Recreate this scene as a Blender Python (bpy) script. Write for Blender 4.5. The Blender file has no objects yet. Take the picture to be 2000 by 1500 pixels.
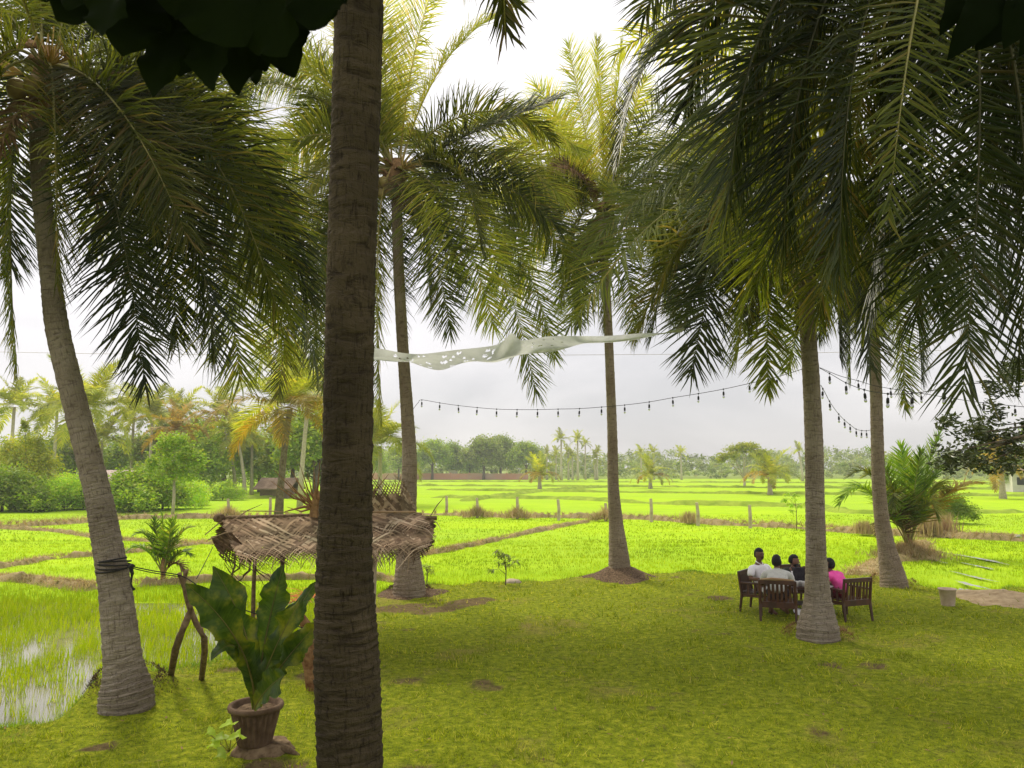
import bpy, math, random
import numpy as np
from mathutils import Vector, Matrix
R = math.radians
rnd = random.Random(7)
rng = np.random.default_rng(11)
scene = bpy.context.scene
COL = scene.collection

# ------------------------------------------------------------------ camera
F = 1500.0; CAMZ = 2.9; PITCH = R(6.28)
cam = bpy.data.cameras.new('camera')
camo = bpy.data.objects.new('camera', cam); COL.objects.link(camo)
camo.location = (0, 0, CAMZ); camo.rotation_euler = (R(90) + PITCH, 0, 0)
cam.sensor_width = 36; cam.lens = 27.0; cam.clip_start = .05; cam.clip_end = 6000
cam.dof.use_dof = True; cam.dof.focus_distance = 14; cam.dof.aperture_fstop = 11
scene.camera = camo
# ------------------------------------------------------------------ light
SUN_EL, SUN_AZ = 52, -38          # azimuth from +Y towards +X, degrees (ahead and to the left)
w = bpy.data.worlds.new('World'); scene.world = w; w.use_nodes = True
nt = w.node_tree; nt.nodes.clear()
o_ = nt.nodes.new('ShaderNodeOutputWorld'); bg = nt.nodes.new('ShaderNodeBackground')
bg.inputs['Strength'].default_value = .1
sky = nt.nodes.new('ShaderNodeTexSky'); sky.sky_type = 'NISHITA'; sky.sun_disc = False
sky.sun_elevation = R(SUN_EL); sky.sun_rotation = R(SUN_AZ)
tc = nt.nodes.new('ShaderNodeTexCoord')
mp = nt.nodes.new('ShaderNodeMapping'); mp.inputs['Scale'].default_value = (1, 1, 2.6)
mp.inputs['Location'].default_value = (.35, .1, .4)
n1 = nt.nodes.new('ShaderNodeTexNoise'); n1.inputs['Scale'].default_value = 2.2
n1.inputs['Detail'].default_value = 6; n1.inputs['Roughness'].default_value = .5; n1.inputs['Distortion'].default_value = .3
cr = nt.nodes.new('ShaderNodeValToRGB'); e = cr.color_ramp.elements
e[0].position = .38; e[0].color = (.635, .62, .635, 1)
e[1].position = .60; e[1].color = (.87, .835, .84, 1)
vm = nt.nodes.new('ShaderNodeVectorMath'); vm.operation = 'SCALE'; vm.inputs['Scale'].default_value = 4.45
# an overcast dome is brighter overhead than at the horizon
sx = nt.nodes.new('ShaderNodeSeparateXYZ'); mr = nt.nodes.new('ShaderNodeMapRange')
mr.inputs['From Min'].default_value = 0; mr.inputs['From Max'].default_value = 1
mr.inputs['To Min'].default_value = .95; mr.inputs['To Max'].default_value = 1.95
vm2 = nt.nodes.new('ShaderNodeVectorMath'); vm2.operation = 'SCALE'
mx = nt.nodes.new('ShaderNodeMix'); mx.data_type = 'RGBA'; mx.inputs[0].default_value = .95
L = nt.links.new
L(tc.outputs['Generated'], mp.inputs[0]); L(mp.outputs[0], n1.inputs['Vector']); L(n1.outputs[0], cr.inputs[0])
L(cr.outputs[0], vm.inputs[0]); L(tc.outputs['Generated'], sx.inputs[0]); L(sx.outputs[2], mr.inputs[0])
L(vm.outputs[0], vm2.inputs[0]); L(mr.outputs[0], vm2.inputs['Scale'])
L(sky.outputs[0], mx.inputs[6]); L(vm2.outputs[0], mx.inputs[7]); L(mx.outputs[2], bg.inputs[0]); L(bg.outputs[0], o_.inputs[0])
sl = bpy.data.lights.new('sun', 'SUN'); sl.energy = 1.5; sl.angle = R(14); sl.color = (1, .92, .74)
so = bpy.data.objects.new('sun', sl); COL.objects.link(so)
az = R(SUN_AZ); el = R(SUN_EL)
sd = Vector((math.sin(az) * math.cos(el), math.cos(az) * math.cos(el), math.sin(el)))
so.rotation_euler = sd.to_track_quat('Z', 'Y').to_euler()
scene.view_settings.view_transform = 'Standard'; scene.view_settings.look = 'None'
scene.view_settings.exposure = 1.25; scene.view_settings.gamma = 1
scene.view_settings.use_curve_mapping = False
scene.cycles.max_bounces = 5; scene.cycles.diffuse_bounces = 3; scene.cycles.glossy_bounces = 2
scene.cycles.transmission_bounces = 4; scene.cycles.transparent_max_bounces = 6; scene.cycles.volume_bounces = 0
scene.cycles.use_denoising = True
HAZE = .0007

# ------------------------------------------------------------------ measuring
_f = np.array([0, math.cos(PITCH), math.sin(PITCH)]); _u = np.array([0, -math.sin(PITCH), math.cos(PITCH)])
def ray(px, py):
    return np.array([(px - 1000) / F, 0, 0]) + _u * ((750 - py) / F) + _f
def at(px, py, Y):
    d = ray(px, py); t = Y / d[1]; return np.array([0, 0, CAMZ]) + d * t
def gnd(px, py, z=0.0):
    d = ray(px, py); t = (z - CAMZ) / d[2]; return np.array([0, 0, CAMZ]) + d * t
def V3(p): return Vector((float(p[0]), float(p[1]), float(p[2])))

# ------------------------------------------------------------------ objects
def tag(o, label=None, cat=None, group=None, kind=None):
    if label: o['label'] = label
    if cat: o['category'] = cat
    if group: o['group'] = group
    if kind: o['kind'] = kind
    return o
def empty(name, loc=(0, 0, 0), rz=0, label=None, cat=None, group=None):
    o = bpy.data.objects.new(name, None); COL.objects.link(o)
    o.location = [float(c) for c in loc]; o.rotation_euler = (0, 0, rz); o.empty_display_size = .2
    return tag(o, label, cat, group)
def link(name, me, parent=None, mats=None):
    o = bpy.data.objects.new(name, me); COL.objects.link(o)
    if parent is not None:
        o.parent = parent
    return o
def world_off(parent):
    p = Vector((0, 0, 0)); q = parent
    while q is not None: p = p + q.location; q = q.parent
    return np.array(p)
def mesh_np(name, V, polys, mats, smooth=False, uv=None, midx=None):
    """polys: list of int arrays (n,k)."""
    me = bpy.data.meshes.new(name)
    V = np.asarray(V, dtype=np.float32)
    polys = [np.asarray(p, dtype=np.int32) for p in polys if len(p)]
    nl = sum(p.size for p in polys); npoly = sum(len(p) for p in polys)
    me.vertices.add(len(V)); me.vertices.foreach_set('co', V.ravel())
    me.loops.add(nl); me.polygons.add(npoly)
    me.loops.foreach_set('vertex_index', np.concatenate([p.ravel() for p in polys]))
    tot = np.concatenate([np.full(len(p), p.shape[1], np.int32) for p in polys])
    st = np.concatenate([[0], np.cumsum(tot)[:-1]]).astype(np.int32)
    me.polygons.foreach_set('loop_start', st); me.polygons.foreach_set('loop_total', tot)
    if midx is not None: me.polygons.foreach_set('material_index', np.asarray(midx, np.int32))
    me.polygons.foreach_set('use_smooth', np.full(npoly, smooth, bool))
    if uv is not None:
        lay = me.uv_layers.new(name='UVMap')
        li = np.concatenate([p.ravel() for p in polys])
        lay.data.foreach_set('uv', np.asarray(uv, np.float32)[li].ravel())
    for m in (mats if isinstance(mats, (list, tuple)) else [mats]): me.materials.append(m)
    me.update(calc_edges=True); me.validate()
    return me
class MB:
    def __init__(s): s.v = []; s.f = []; s.mi = []; s.m = 0
    def add(s, vs, fs):
        b = len(s.v); s.v += [tuple(map(float, v)) for v in vs]
        s.f += [tuple(b + i for i in f) for f in fs]; s.mi += [s.m] * len(fs); return s
    def box(s, c, size, rz=0, rx=0, ry=0, taper=1.0):
        hx, hy, hz = size[0] / 2, size[1] / 2, size[2] / 2
        M = Matrix.Rotation(rz, 3, 'Z') @ Matrix.Rotation(ry, 3, 'Y') @ Matrix.Rotation(rx, 3, 'X')
        vs = []
        for z, t in ((-hz, taper), (hz, 1)):
            for x, y in ((-hx, -hy), (hx, -hy), (hx, hy), (-hx, hy)):
                p = M @ Vector((x * t, y * t, z)); vs.append((p.x + c[0], p.y + c[1], p.z + c[2]))
        return s.add(vs, [(3, 2, 1, 0), (4, 5, 6, 7), (0, 1, 5, 4), (1, 2, 6, 5), (2, 3, 7, 6), (3, 0, 4, 7)])
    def tube(s, pts, rad, n=8, cap=True, jit=0, seed=0):
        pts = [Vector([float(c) for c in p]) for p in pts]; k = len(pts)
        if not hasattr(rad, '__len__'): rad = [rad] * k
        rr = random.Random(seed); vs = []; ref = None
        for i, p in enumerate(pts):
            t = (pts[min(i + 1, k - 1)] - pts[max(i - 1, 0)]).normalized()
            if ref is None:
                ref = Vector((0, 0, 1)) if abs(t.z) < .9 else Vector((1, 0, 0))
            a = t.cross(ref).normalized(); b = t.cross(a).normalized(); ref = -b if False else ref
            for j in range(n):
                q = 2 * math.pi * j / n; r = rad[i] * (1 + jit * (rr.random() - .5))
                vs.append(p + a * math.cos(q) * r + b * math.sin(q) * r)
        fs = [(i * n + j, i * n + (j + 1) % n, (i + 1) * n + (j + 1) % n, (i + 1) * n + j) for i in range(k - 1) for j in range(n)]
        if cap: fs += [tuple(range(n - 1, -1, -1)), tuple((k - 1) * n + j for j in range(n))]
        return s.add(vs, fs)
    def lathe(s, c, prof, n=20, flute=0, nf=12, sx=1, sy=1):
        vs = []
        for r, z, *fl in prof:
            for j in range(n):
                q = 2 * math.pi * j / n; rr = r * (1 + (flute if not fl or fl[0] else 0) * math.cos(nf * q))
                vs.append((c[0] + rr * math.cos(q) * sx, c[1] + rr * math.sin(q) * sy, c[2] + z))
        k = len(prof)
        fs = [(i * n + j, i * n + (j + 1) % n, (i + 1) * n + (j + 1) % n, (i + 1) * n + j) for i in range(k - 1) for j in range(n)]
        fs += [tuple(range(n - 1, -1, -1)), tuple((k - 1) * n + j for j in range(n))]
        return s.add(vs, fs)
    def mesh(s, name, mats, smooth=False):
        me = bpy.data.meshes.new(name); me.from_pydata(s.v, [], s.f)
        for m in (mats if isinstance(mats, (list, tuple)) else [mats]): me.materials.append(m)
        me.polygons.foreach_set('material_index', s.mi)
        me.polygons.foreach_set('use_smooth', [smooth] * len(s.f)); me.update(); return me
    def build(s, name, mats, parent=None, smooth=False):
        return link(name, s.mesh(name, mats, smooth), parent)
def smoothpts(P, n):
    P = np.asarray(P, float); k = len(P)
    Q = np.vstack([2 * P[0] - P[1], P, 2 * P[-1] - P[-2]]); out = []
    for t in np.linspace(0, k - 1 - 1e-6, n):
        i = int(t); u = t - i; a, b, c, d = Q[i], Q[i + 1], Q[i + 2], Q[i + 3]
        out.append(.5 * ((2 * b) + (-a + c) * u + (2 * a - 5 * b + 4 * c - d) * u * u + (-a + 3 * b - 3 * c + d) * u ** 3))
    return np.array(out)

# ------------------------------------------------------------------ materials
def newmat(name):
    m = bpy.data.materials.new(name); m.use_nodes = True; n = m.node_tree.nodes; n.clear()
    return m, m.node_tree, n.new('ShaderNodeOutputMaterial')
def ramp(nt, stops, src):
    c = nt.nodes.new('ShaderNodeValToRGB'); e = c.color_ramp.elements
    while len(e) < len(stops): e.new(.5)
    for i, (p, col) in enumerate(stops): e[i].position = p; e[i].color = (*col, 1)
    nt.links.new(src, c.inputs[0]); return c.outputs[0]
def noise(nt, scale, detail=4, rough=.55, vec=None, stretch=None, dist=0):
    if vec is None: vec = nt.nodes.new('ShaderNodeNewGeometry').outputs['Position']
    if stretch:
        mm = nt.nodes.new('ShaderNodeMapping'); mm.inputs['Scale'].default_value = stretch
        nt.links.new(vec, mm.inputs[0]); vec = mm.outputs[0]
    t = nt.nodes.new('ShaderNodeTexNoise'); t.inputs['Scale'].default_value = scale; t.inputs['Detail'].default_value = detail
    t.inputs['Roughness'].default_value = rough; t.inputs['Distortion'].default_value = dist
    nt.links.new(vec, t.inputs['Vector']); return t.outputs[0]
def mixc(nt, fac, a, b, mode='MIX'):
    m = nt.nodes.new('ShaderNodeMix'); m.data_type = 'RGBA'; m.blend_type = mode
    for s, v in ((m.inputs[0], fac), (m.inputs[6], a), (m.inputs[7], b)):
        if isinstance(v, bpy.types.NodeSocket): nt.links.new(v, s)
        elif isinstance(v, (int, float)): s.default_value = v
        else: s.default_value = (*v, 1)
    return m.outputs[2]
def maths(nt, op, a, b):
    m = nt.nodes.new('ShaderNodeMath'); m.operation = op
    for s, v in ((m.inputs[0], a), (m.inputs[1], b)):
        if isinstance(v, bpy.types.NodeSocket): nt.links.new(v, s)
        else: s.default_value = v
    return m.outputs[0]
def bumpn(nt, h, strength=.4, dist=.02):
    b = nt.nodes.new('ShaderNodeBump'); b.inputs['Strength'].default_value = strength; b.inputs['Distance'].default_value = dist
    nt.links.new(h, b.inputs['Height']); return b.outputs[0]
def pbsdf(nt, out, col, rough=.8, spec=.3, normal=None, metal=0, trans=0):
    p = nt.nodes.new('ShaderNodeBsdfPrincipled'); p.inputs['Roughness'].default_value = rough
    p.inputs['Specular IOR Level'].default_value = spec; p.inputs['Metallic'].default_value = metal
    p.inputs['Transmission Weight'].default_value = trans
    if isinstance(col, bpy.types.NodeSocket): nt.links.new(col, p.inputs['Base Color'])
    else: p.inputs['Base Color'].default_value = (*col, 1)
    if normal: nt.links.new(normal, p.inputs['Normal'])
    if out: nt.links.new(p.outputs[0], out.inputs[0])
    return p.outputs[0]
def basic(name, c1, c2=None, scale=8, rough=.8, spec=.3, bump=.3, bdist=.01, stretch=None, metal=0, det=5, lo=.35, hi=.65):
    m, nt, o = newmat(name); c2 = c2 or c1
    tcn = nt.nodes.new('ShaderNodeTexCoord').outputs['Object']
    n = noise(nt, scale, det, .6, vec=tcn, stretch=stretch)
    pbsdf(nt, o, ramp(nt, [(lo, c1), (hi, c2)], n), rough, spec, bumpn(nt, n, bump, bdist) if bump else None, metal); return m
def foliage(name, c1, c2, c3=None, trans=.4, tcol=None, rough=.5, spec=.25, nscale=.7, c3pos=.93, posn=True, objvar=.35):
    """leaf: colour varies leaf by leaf, object by object; a share of light passes through."""
    m, nt, o = newmat(name)
    ri = nt.nodes.new('ShaderNodeNewGeometry').outputs['Random Per Island']
    stops = [(0, c1), (.85, c2)]
    if c3: stops = [(0, c1), (c3pos - .12, c2), (c3pos + .04, c3)]
    col = ramp(nt, stops, ri)
    if posn:
        nz = noise(nt, nscale, 2, .5)
        col = mixc(nt, 1, col, ramp(nt, [(.3, (.62, .66, .6)), (.7, (1.25, 1.2, 1.2))], nz), 'MULTIPLY')
    if objvar:
        oi = nt.nodes.new('ShaderNodeObjectInfo').outputs['Random']
        a = 1 - objvar; b = 1 + objvar
        col = mixc(nt, 1, col, ramp(nt, [(0, (a, a, a)), (1, (b, b * .97, b * .9))], oi), 'MULTIPLY')
    p = pbsdf(nt, None, col, rough, spec)
    if trans:
        t = nt.nodes.new('ShaderNodeBsdfTranslucent')
        tc_ = mixc(nt, 1, col, tcol or (1.5, 1.45, .7), 'MULTIPLY'); nt.links.new(tc_, t.inputs[0])
        ms = nt.nodes.new('ShaderNodeMixShader'); ms.inputs[0].default_value = trans
        nt.links.new(p, ms.inputs[1]); nt.links.new(t.outputs[0], ms.inputs[2]); nt.links.new(ms.outputs[0], o.inputs[0])
    else: nt.links.new(p, o.inputs[0])
    return m
def trunkmat(name, a, b, c, ring=8.0, lich=(.36, .33, .27), lichpos=.61):
    m, nt, o = newmat(name)
    uv = nt.nodes.new('ShaderNodeUVMap'); uv.uv_map = 'UVMap'
    v = uv.outputs[0]
    big = noise(nt, 2.2, 4, .6, stretch=(1, 1, .8))
    fib = noise(nt, 1, 4, .7, vec=v, stretch=(46, 7, 1))
    rg = noise(nt, 1, 4, .7, vec=v, stretch=(5, ring * 3.6, 1), dist=.6)
    blot = noise(nt, 14, 5, .75)
    base = ramp(nt, [(.35, a), (.68, b)], big)
    base = mixc(nt, ramp(nt, [(.30, (1, 1, 1)), (.47, (0, 0, 0))], fib), base, c)
    base = mixc(nt, ramp(nt, [(.34, (.75, .75, .75)), (.47, (0, 0, 0))], rg), base, c)
    base = mixc(nt, ramp(nt, [(lichpos, (0, 0, 0)), (lichpos + .07, (.75, .75, .75))], blot), base, lich)
    h = maths(nt, 'ADD', maths(nt, 'MULTIPLY', fib, .6), rg)
    pbsdf(nt, o, base, .92, .15, bumpn(nt, h, 1, .045)); return m

M = {}
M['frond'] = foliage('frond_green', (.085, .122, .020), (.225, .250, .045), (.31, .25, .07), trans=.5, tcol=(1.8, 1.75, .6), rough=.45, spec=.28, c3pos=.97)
M['frond_y'] = foliage('frond_yellow_green_lit', (.23, .28, .035), (.48, .50, .08), (.55, .44, .11), trans=.58, tcol=(1.6, 1.55, .65), rough=.45, spec=.28)  # lit frond copy: skylight on the crowns is put into the colour
M['frond_d'] = foliage('frond_shade', (.026, .046, .017), (.078, .098, .032), (.11, .09, .035), trans=.34, tcol=(1.9, 1.75, .7), rough=.42, spec=.3, c3pos=.98)  # dark frond copy: shade is put into the leaf colour
M['frond_b'] = foliage('frond_bronze', (.065, .085, .014), (.16, .165, .03), (.27, .19, .07), trans=.4, rough=.5)
M['frond_dry'] = foliage('frond_dry', (.15, .09, .045), (.29, .20, .11), (.36, .28, .18), trans=.2, tcol=(1.3, 1, .7), rough=.8, spec=.1)
M['frond_fresh'] = foliage('frond_fresh_green', (.10, .20, .018), (.24, .36, .035), (.38, .38, .06), trans=.45, tcol=(1.6, 1.6, .5), rough=.45, spec=.25)
M['frond_far'] = foliage('frond_distant', (.25, .32, .03), (.48, .50, .06), (.42, .31, .07), trans=.45, tcol=(1.5, 1.4, .6), c3pos=.95)
M['frond_gold'] = foliage('frond_golden', (.24, .22, .03), (.48, .34, .05), (.50, .26, .06), trans=.45, tcol=(1.4, 1.2, .5), c3pos=.93)
M['rib'] = basic('midrib_green', (.20, .20, .045), (.32, .27, .07), 3, .5, .4, 0)
M['rib_y'] = basic('midrib_yellow', (.42, .33, .07), (.50, .38, .12), 3, .5, .4, 0)
M['rib_d'] = basic('midrib_dark', (.07, .075, .03), (.13, .12, .05), 3, .5, .4, 0)
M['rib_dry'] = basic('midrib_dry', (.30, .19, .10), (.38, .27, .15), 6, .8, .2, 0)
M['trunk'] = trunkmat('palm_bark', (.26, .21, .155), (.39, .33, .255), (.12, .09, .065))
M['trunk_dk'] = trunkmat('palm_bark_shade', (.058, .044, .026), (.108, .082, .050), (.020, .014, .009), ring=4, lich=(.14, .12, .08), lichpos=.71)  # darker bark copy, coloured for trunks standing in shade
M['trunk_red'] = trunkmat('palm_bark_red', (.27, .205, .145), (.37, .30, .22), (.14, .10, .065), ring=7)
M['husk'] = basic('leaf_base_fibre', (.16, .09, .04), (.36, .22, .10), 12, .9, .1, .6, .02)
M['nut'] = basic('coconut_husk', (.22, .14, .04), (.34, .27, .07), 6, .55, .4, .1)
M['flower'] = basic('flower_spray', (.45, .27, .07), (.55, .40, .14), 20, .8, .1, .3)
M['wood'] = basic('dark_stained_wood', (.040, .015, .009), (.095, .036, .020), 5, .42, .5, .3, .004, stretch=(1, 1, .2))
M['wood_l'] = basic('raw_light_wood', (.42, .28, .14), (.52, .38, .22), 5, .7, .3, .2)
M['bark_stick'] = basic('stick_bark', (.10, .065, .035), (.24, .17, .10), 14, .9, .1, .8, .01)
M['limb'] = basic('tree_bark', (.10, .075, .05), (.21, .17, .12), 7, .9, .1, .5, .02)
M['limb_pale'] = basic('pale_tree_bark', (.40, .34, .27), (.55, .48, .38), 7, .9, .1, .4, .02)
M['rope'] = basic('rope_dark', (.018, .018, .018), (.045, .042, .04), 90, .9, .1, .5, .003)
M['cable'] = basic('cable_black', (.012, .012, .012), (.025, .025, .025), 20, .5, .4, 0)
M['pot'] = basic('clay_pot', (.085, .052, .03), (.16, .105, .065), 9, .85, .15, .5, .006)
M['soil'] = basic('soil', (.06, .04, .024), (.19, .13, .08), 22, .95, .05, 1, .03)
M['path'] = basic('trodden_earth', (.26, .19, .11), (.40, .31, .19), 6, .95, .05, .8, .02)
M['bund'] = basic('bund_earth', (.19, .16, .065), (.36, .28, .14), 3.0, .95, .05, 1, .05)
M['bundg'] = basic('grassy_bund', (.16, .24, .02), (.28, .36, .04), 1.0, .95, .05, 1, .1)
M['cloth'] = None
M['woven'] = foliage('woven_leaf', (.12, .08, .05), (.38, .28, .18), (.50, .40, .28), trans=.06, tcol=(1.2, 1, .7), rough=.85, spec=.1, nscale=3, posn=True, objvar=.06)
M['woven_shade'] = foliage('woven_leaf_shade', (.06, .036, .022), (.13, .085, .05), (.19, .13, .085), trans=.04, tcol=(1.2, 1, .7), rough=.85, spec=.1, nscale=3, objvar=.1)  # dark copy of the woven leaf, with shade in its colour
M['skin'] = basic('skin_brown', (.19, .09, .052), (.23, .115, .07), 5, .5, .35, 0)
M['skin2'] = basic('skin_dark', (.14, .068, .042), (.17, .085, .052), 5, .5, .35, 0)
M['hair'] = basic('hair_black', (.006, .006, .007), (.016, .015, .016), 60, .6, .3, .6, .01)
M['white'] = basic('white_cotton', (.86, .83, .86), (.90, .88, .90), 9, .9, .1, .5, .02)
M['grey'] = basic('grey_cotton', (.50, .50, .47), (.60, .60, .56), 9, .9, .1, .5, .02)
M['pink'] = basic('pink_cotton', (.80, .075, .34), (.92, .13, .44), 7, .85, .1, .5, .02)
M['dark'] = basic('dark_cotton', (.03, .034, .03), (.06, .065, .055), 9, .9, .1, .5, .02)
M['maroon'] = basic('maroon_check', (.16, .012, .022), (.05, .01, .02), 16, .9, .1, .4, .02)
M['plain_dk'] = basic('dark_trousers', (.03, .028, .035), (.06, .055, .06), 9, .9, .1, .4, .02)
M['paint'] = basic('white_plastic', (.72, .72, .70), (.8, .8, .78), 5, .4, .4, 0)
M['bucket'] = basic('faded_bucket', (.50, .37, .29), (.62, .49, .40), 7, .6, .3, .1)
M['black'] = basic('black_plastic', (.012, .012, .013), (.02, .02, .02), 5, .4, .4, 0)
M['brick'] = basic('red_wall', (.62, .26, .15), (.56, .38, .30), .15, .9, .1, .2, .02, det=6)
M['roof_p'] = basic('faded_roof', (.38, .28, .25), (.50, .40, .36), .6, .8, .1, .3, .03)
M['thatch'] = basic('old_thatch', (.12, .085, .055), (.22, .16, .11), 1.5, .95, .05, 1, .05)
M['house'] = basic('pale_plaster', (.55, .5, .46), (.66, .62, .58), 1, .9, .1, .1)
M['post'] = basic('grey_post', (.36, .28, .20), (.54, .45, .35), 3, .9, .1, .4, .02)
M['whitewash'] = basic('whitewash', (.62, .58, .54), (.75, .72, .68), 1.2, .9, .1, .3, .02)
M['net'] = basic('orange_strip', (.50, .13, .03), (.62, .24, .06), 6, .7, .2, 0)
M['straw'] = foliage('dry_straw', (.38, .27, .14), (.60, .46, .27), (.24, .28, .05), trans=.2, tcol=(1.2, 1.1, .8), rough=.9, spec=.05, objvar=0)
M['leaf_g'] = foliage('broad_leaf_green', (.17, .29, .02), (.34, .45, .04), (.30, .32, .05), trans=.4, tcol=(1.5, 1.5, .5))
M['leaf_l'] = foliage('broad_leaf_light', (.24, .44, .02), (.44, .58, .05), (.45, .48, .08), trans=.42, tcol=(1.4, 1.4, .5))
M['leaf_y'] = foliage('leaf_yellowish', (.28, .36, .035), (.44, .47, .055), (.52, .44, .06), trans=.42, tcol=(1.3, 1.3, .5))
M['leaf_m'] = foliage('leaf_mid', (.20, .29, .035), (.34, .42, .06), (.30, .30, .10), trans=.35, tcol=(1.3, 1.3, .6))
M['leaf_f'] = foliage('far_wood_leaf', (.21, .30, .05), (.37, .45, .085), (.42, .42, .12), trans=.3, tcol=(1.2, 1.2, .7), nscale=.06, objvar=0)
M['leaf_k'] = foliage('leaf_dark', (.075, .11, .035), (.16, .20, .07), (.14, .15, .05), trans=.22, rough=.3, spec=.5)
M['leaf_n'] = foliage('near_leaf_shade', (.007, .012, .004), (.013, .022, .007), trans=.12, rough=.8, spec=.02, objvar=.1)  # near black: colour carries the shade of leaves seen as silhouettes
M['rice'] = foliage('rice_blade', (.23, .37, .005), (.34, .48, .008), (.43, .50, .018), trans=.5, tcol=(1.35, 1.2, .3), rough=.6, spec=.15, nscale=.22, objvar=0)
M['grass'] = foliage('lawn_blade', (.135, .205, .008), (.40, .455, .018), (.66, .58, .15), trans=.38, tcol=(1.35, 1.3, .4), rough=.7, spec=.1, nscale=1.4, objvar=0, c3pos=.95)
M['weed'] = foliage('weed_blade', (.12, .24, .02), (.24, .38, .04), (.36, .36, .08), trans=.4, tcol=(1.3, 1.3, .4), objvar=0)
# ------------------------------------------------------------------ builders
def unit(a): return a / np.maximum(np.linalg.norm(a, axis=-1, keepdims=True), 1e-9)
def frond_geo(C, leaf_len=.9, n=110, w=.036, droop=1.0, up=(0, 0, 1), rad=.022, seed=0, start=.14, K=4, vfold=.35, ragged=.08, detail=True, twist=0.0):
    """C: rachis points. Returns leaflets (V, quads, tris) and the rachis tube points/radii."""
    r = np.random.default_rng(seed); C = np.asarray(C, float)
    seg = np.linalg.norm(np.diff(C, axis=0), axis=1); s = np.concatenate([[0], np.cumsum(seg)]); Lt = s[-1]
    t = np.tile(np.linspace(start, .995, n), 2) + r.uniform(-.3, .3, 2 * n) / n
    t = np.clip(t, start * .8, 1); side = np.repeat([-1., 1.], n)
    ss = t * Lt; P = np.stack([np.interp(ss, s, C[:, i]) for i in range(3)], 1)
    T = np.stack([np.interp(ss, s, np.gradient(C[:, i])) for i in range(3)], 1); T = unit(T)
    # a steady side vector: perpendicular to the curve's own vertical plane
    chord = C[-1] - C[0]; h = np.array([chord[0], chord[1], 0]); 
    if np.linalg.norm(h) < .15 * np.linalg.norm(chord) + 1e-6: h = np.array([math.cos(seed * 1.7), math.sin(seed * 1.7), 0])
    S0 = unit(np.cross(h, [0, 0, 1.])); S = unit(S0 - T * (T @ S0)[:, None])
    U = np.cross(S, T); U = unit(U)
    if twist:
        tw = (twist * np.clip(.35 + 1.0 * t, 0, 1.15))[:, None]; S, U = S * np.cos(tw) + U * np.sin(tw), U * np.cos(tw) - S * np.sin(tw)
    prof = np.interp(t, [0, .12, .3, .55, .8, .95, 1], [.45, .62, 1, .98, .72, .42, .32])
    Ln = leaf_len * 1.12 * prof * (1 + r.normal(0, .10, 2 * n)); Ln[r.random(2 * n) < ragged] *= .45
    ang = np.interp(t, [0, .5, .85, 1], [.25, .55, .82, 1.2]) + r.normal(0, .13, 2 * n) + .16 * np.sin(t * 17 + seed + side) * np.sin(t * 41 + seed)
    rise = .20 + r.normal(0, .12, 2 * n)
    Ln[r.random(2 * n) < .05] *= .15
    D = S * (side * np.cos(ang))[:, None] + T * np.sin(ang)[:, None] + U * rise[:, None]; D = unit(D)
    g = np.array([0, 0, -1.]); hz_ = np.sqrt(np.maximum(0, 1 - T[:, 2] ** 2)); dr = (droop * (.10 + .40 * hz_) * (.6 + .8 * r.random(2 * n)))[:, None]
    pts = [P]; dirs = [D]
    for k in range(K):
        d = unit(D + g * dr * ((k + .6) / K) ** 1.3 * 1.75 + r.normal(0, .075, (2 * n, 3))); pts.append(pts[-1] + d * (Ln / K)[:, None]); dirs.append(d)
    wd = [.7, 1, .82, .5, 0][:K + 1] if K == 4 else list(np.interp(np.linspace(0, 1, K + 1), [0, .3, 1], [.6, 1, 0]))
    V = []; lay = 3 if detail else 2
    for k in range(K):
        d = dirs[min(k + 1, K)]; W = unit(np.cross(d, U) ); N = unit(np.cross(W, d))
        ww = (w * wd[k] * .5 * (.8 + .4 * prof))[:, None]
        if detail: V += [pts[k] - W * ww, pts[k] + N * ww * vfold * 2, pts[k] + W * ww]
        else: V += [pts[k] - W * ww, pts[k] + W * ww]
    V.append(pts[K]); NV = lay * K + 1
    V = np.stack(V, 1).reshape(-1, 3)
    b = (np.arange(2 * n) * NV)[:, None]
    q = []
    for k in range(K - 1):
        for j in range(lay - 1): q.append([k * lay + j, k * lay + j + 1, (k + 1) * lay + j + 1, (k + 1) * lay + j])
    tr = [[(K - 1) * lay + j, (K - 1) * lay + j + 1, NV - 1] for j in range(lay - 1)]
    Q = (b[:, :, None] + np.array(q)[None]).reshape(-1, 4) if q else np.zeros((0, 4), int); Tt = (b[:, :, None] + np.array(tr)[None]).reshape(-1, 3)
    return V, Q, Tt
def rib_mesh(name, C, rad, mat, n=6):
    k = len(C); m = MB(); m.tube(C, [max(.003, rad * (1 - .88 * i / (k - 1)) * (1.9 if i == 0 else 1.25 if i == 1 else 1)) for i in range(k)], n)
    return m.mesh(name, mat, True)
def frond(parent, C, matk='frond', ribk='rib', label=None, seed=0, rad=.024, **kw):
    off = world_off(parent); C = np.asarray(C, float) - off
    V, Q, T = frond_geo(C, seed=seed, **kw)
    f = link('frond', mesh_np('frond', V, [Q, T], M[matk]), parent)
    rb = link('midrib', rib_mesh('midrib', C, rad, M[ribk]), f)
    if label: f['label'] = label
    return f
def arc(b, az, el0, Ln, fall, n=14, flatten=-1.35):
    """rachis leaving b at elevation el0 and bending down by gravity."""
    p = np.array(b, float); out = [p.copy()]; e = el0
    for i in range(n - 1):
        u = (i + .5) / (n - 1)
        e = max(flatten, el0 - fall * u ** 1.25)
        p = p + np.array([math.sin(az) * math.cos(e), math.cos(az) * math.cos(e), math.sin(e)]) * Ln / (n - 1); out.append(p.copy())
    return np.array(out)
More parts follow.
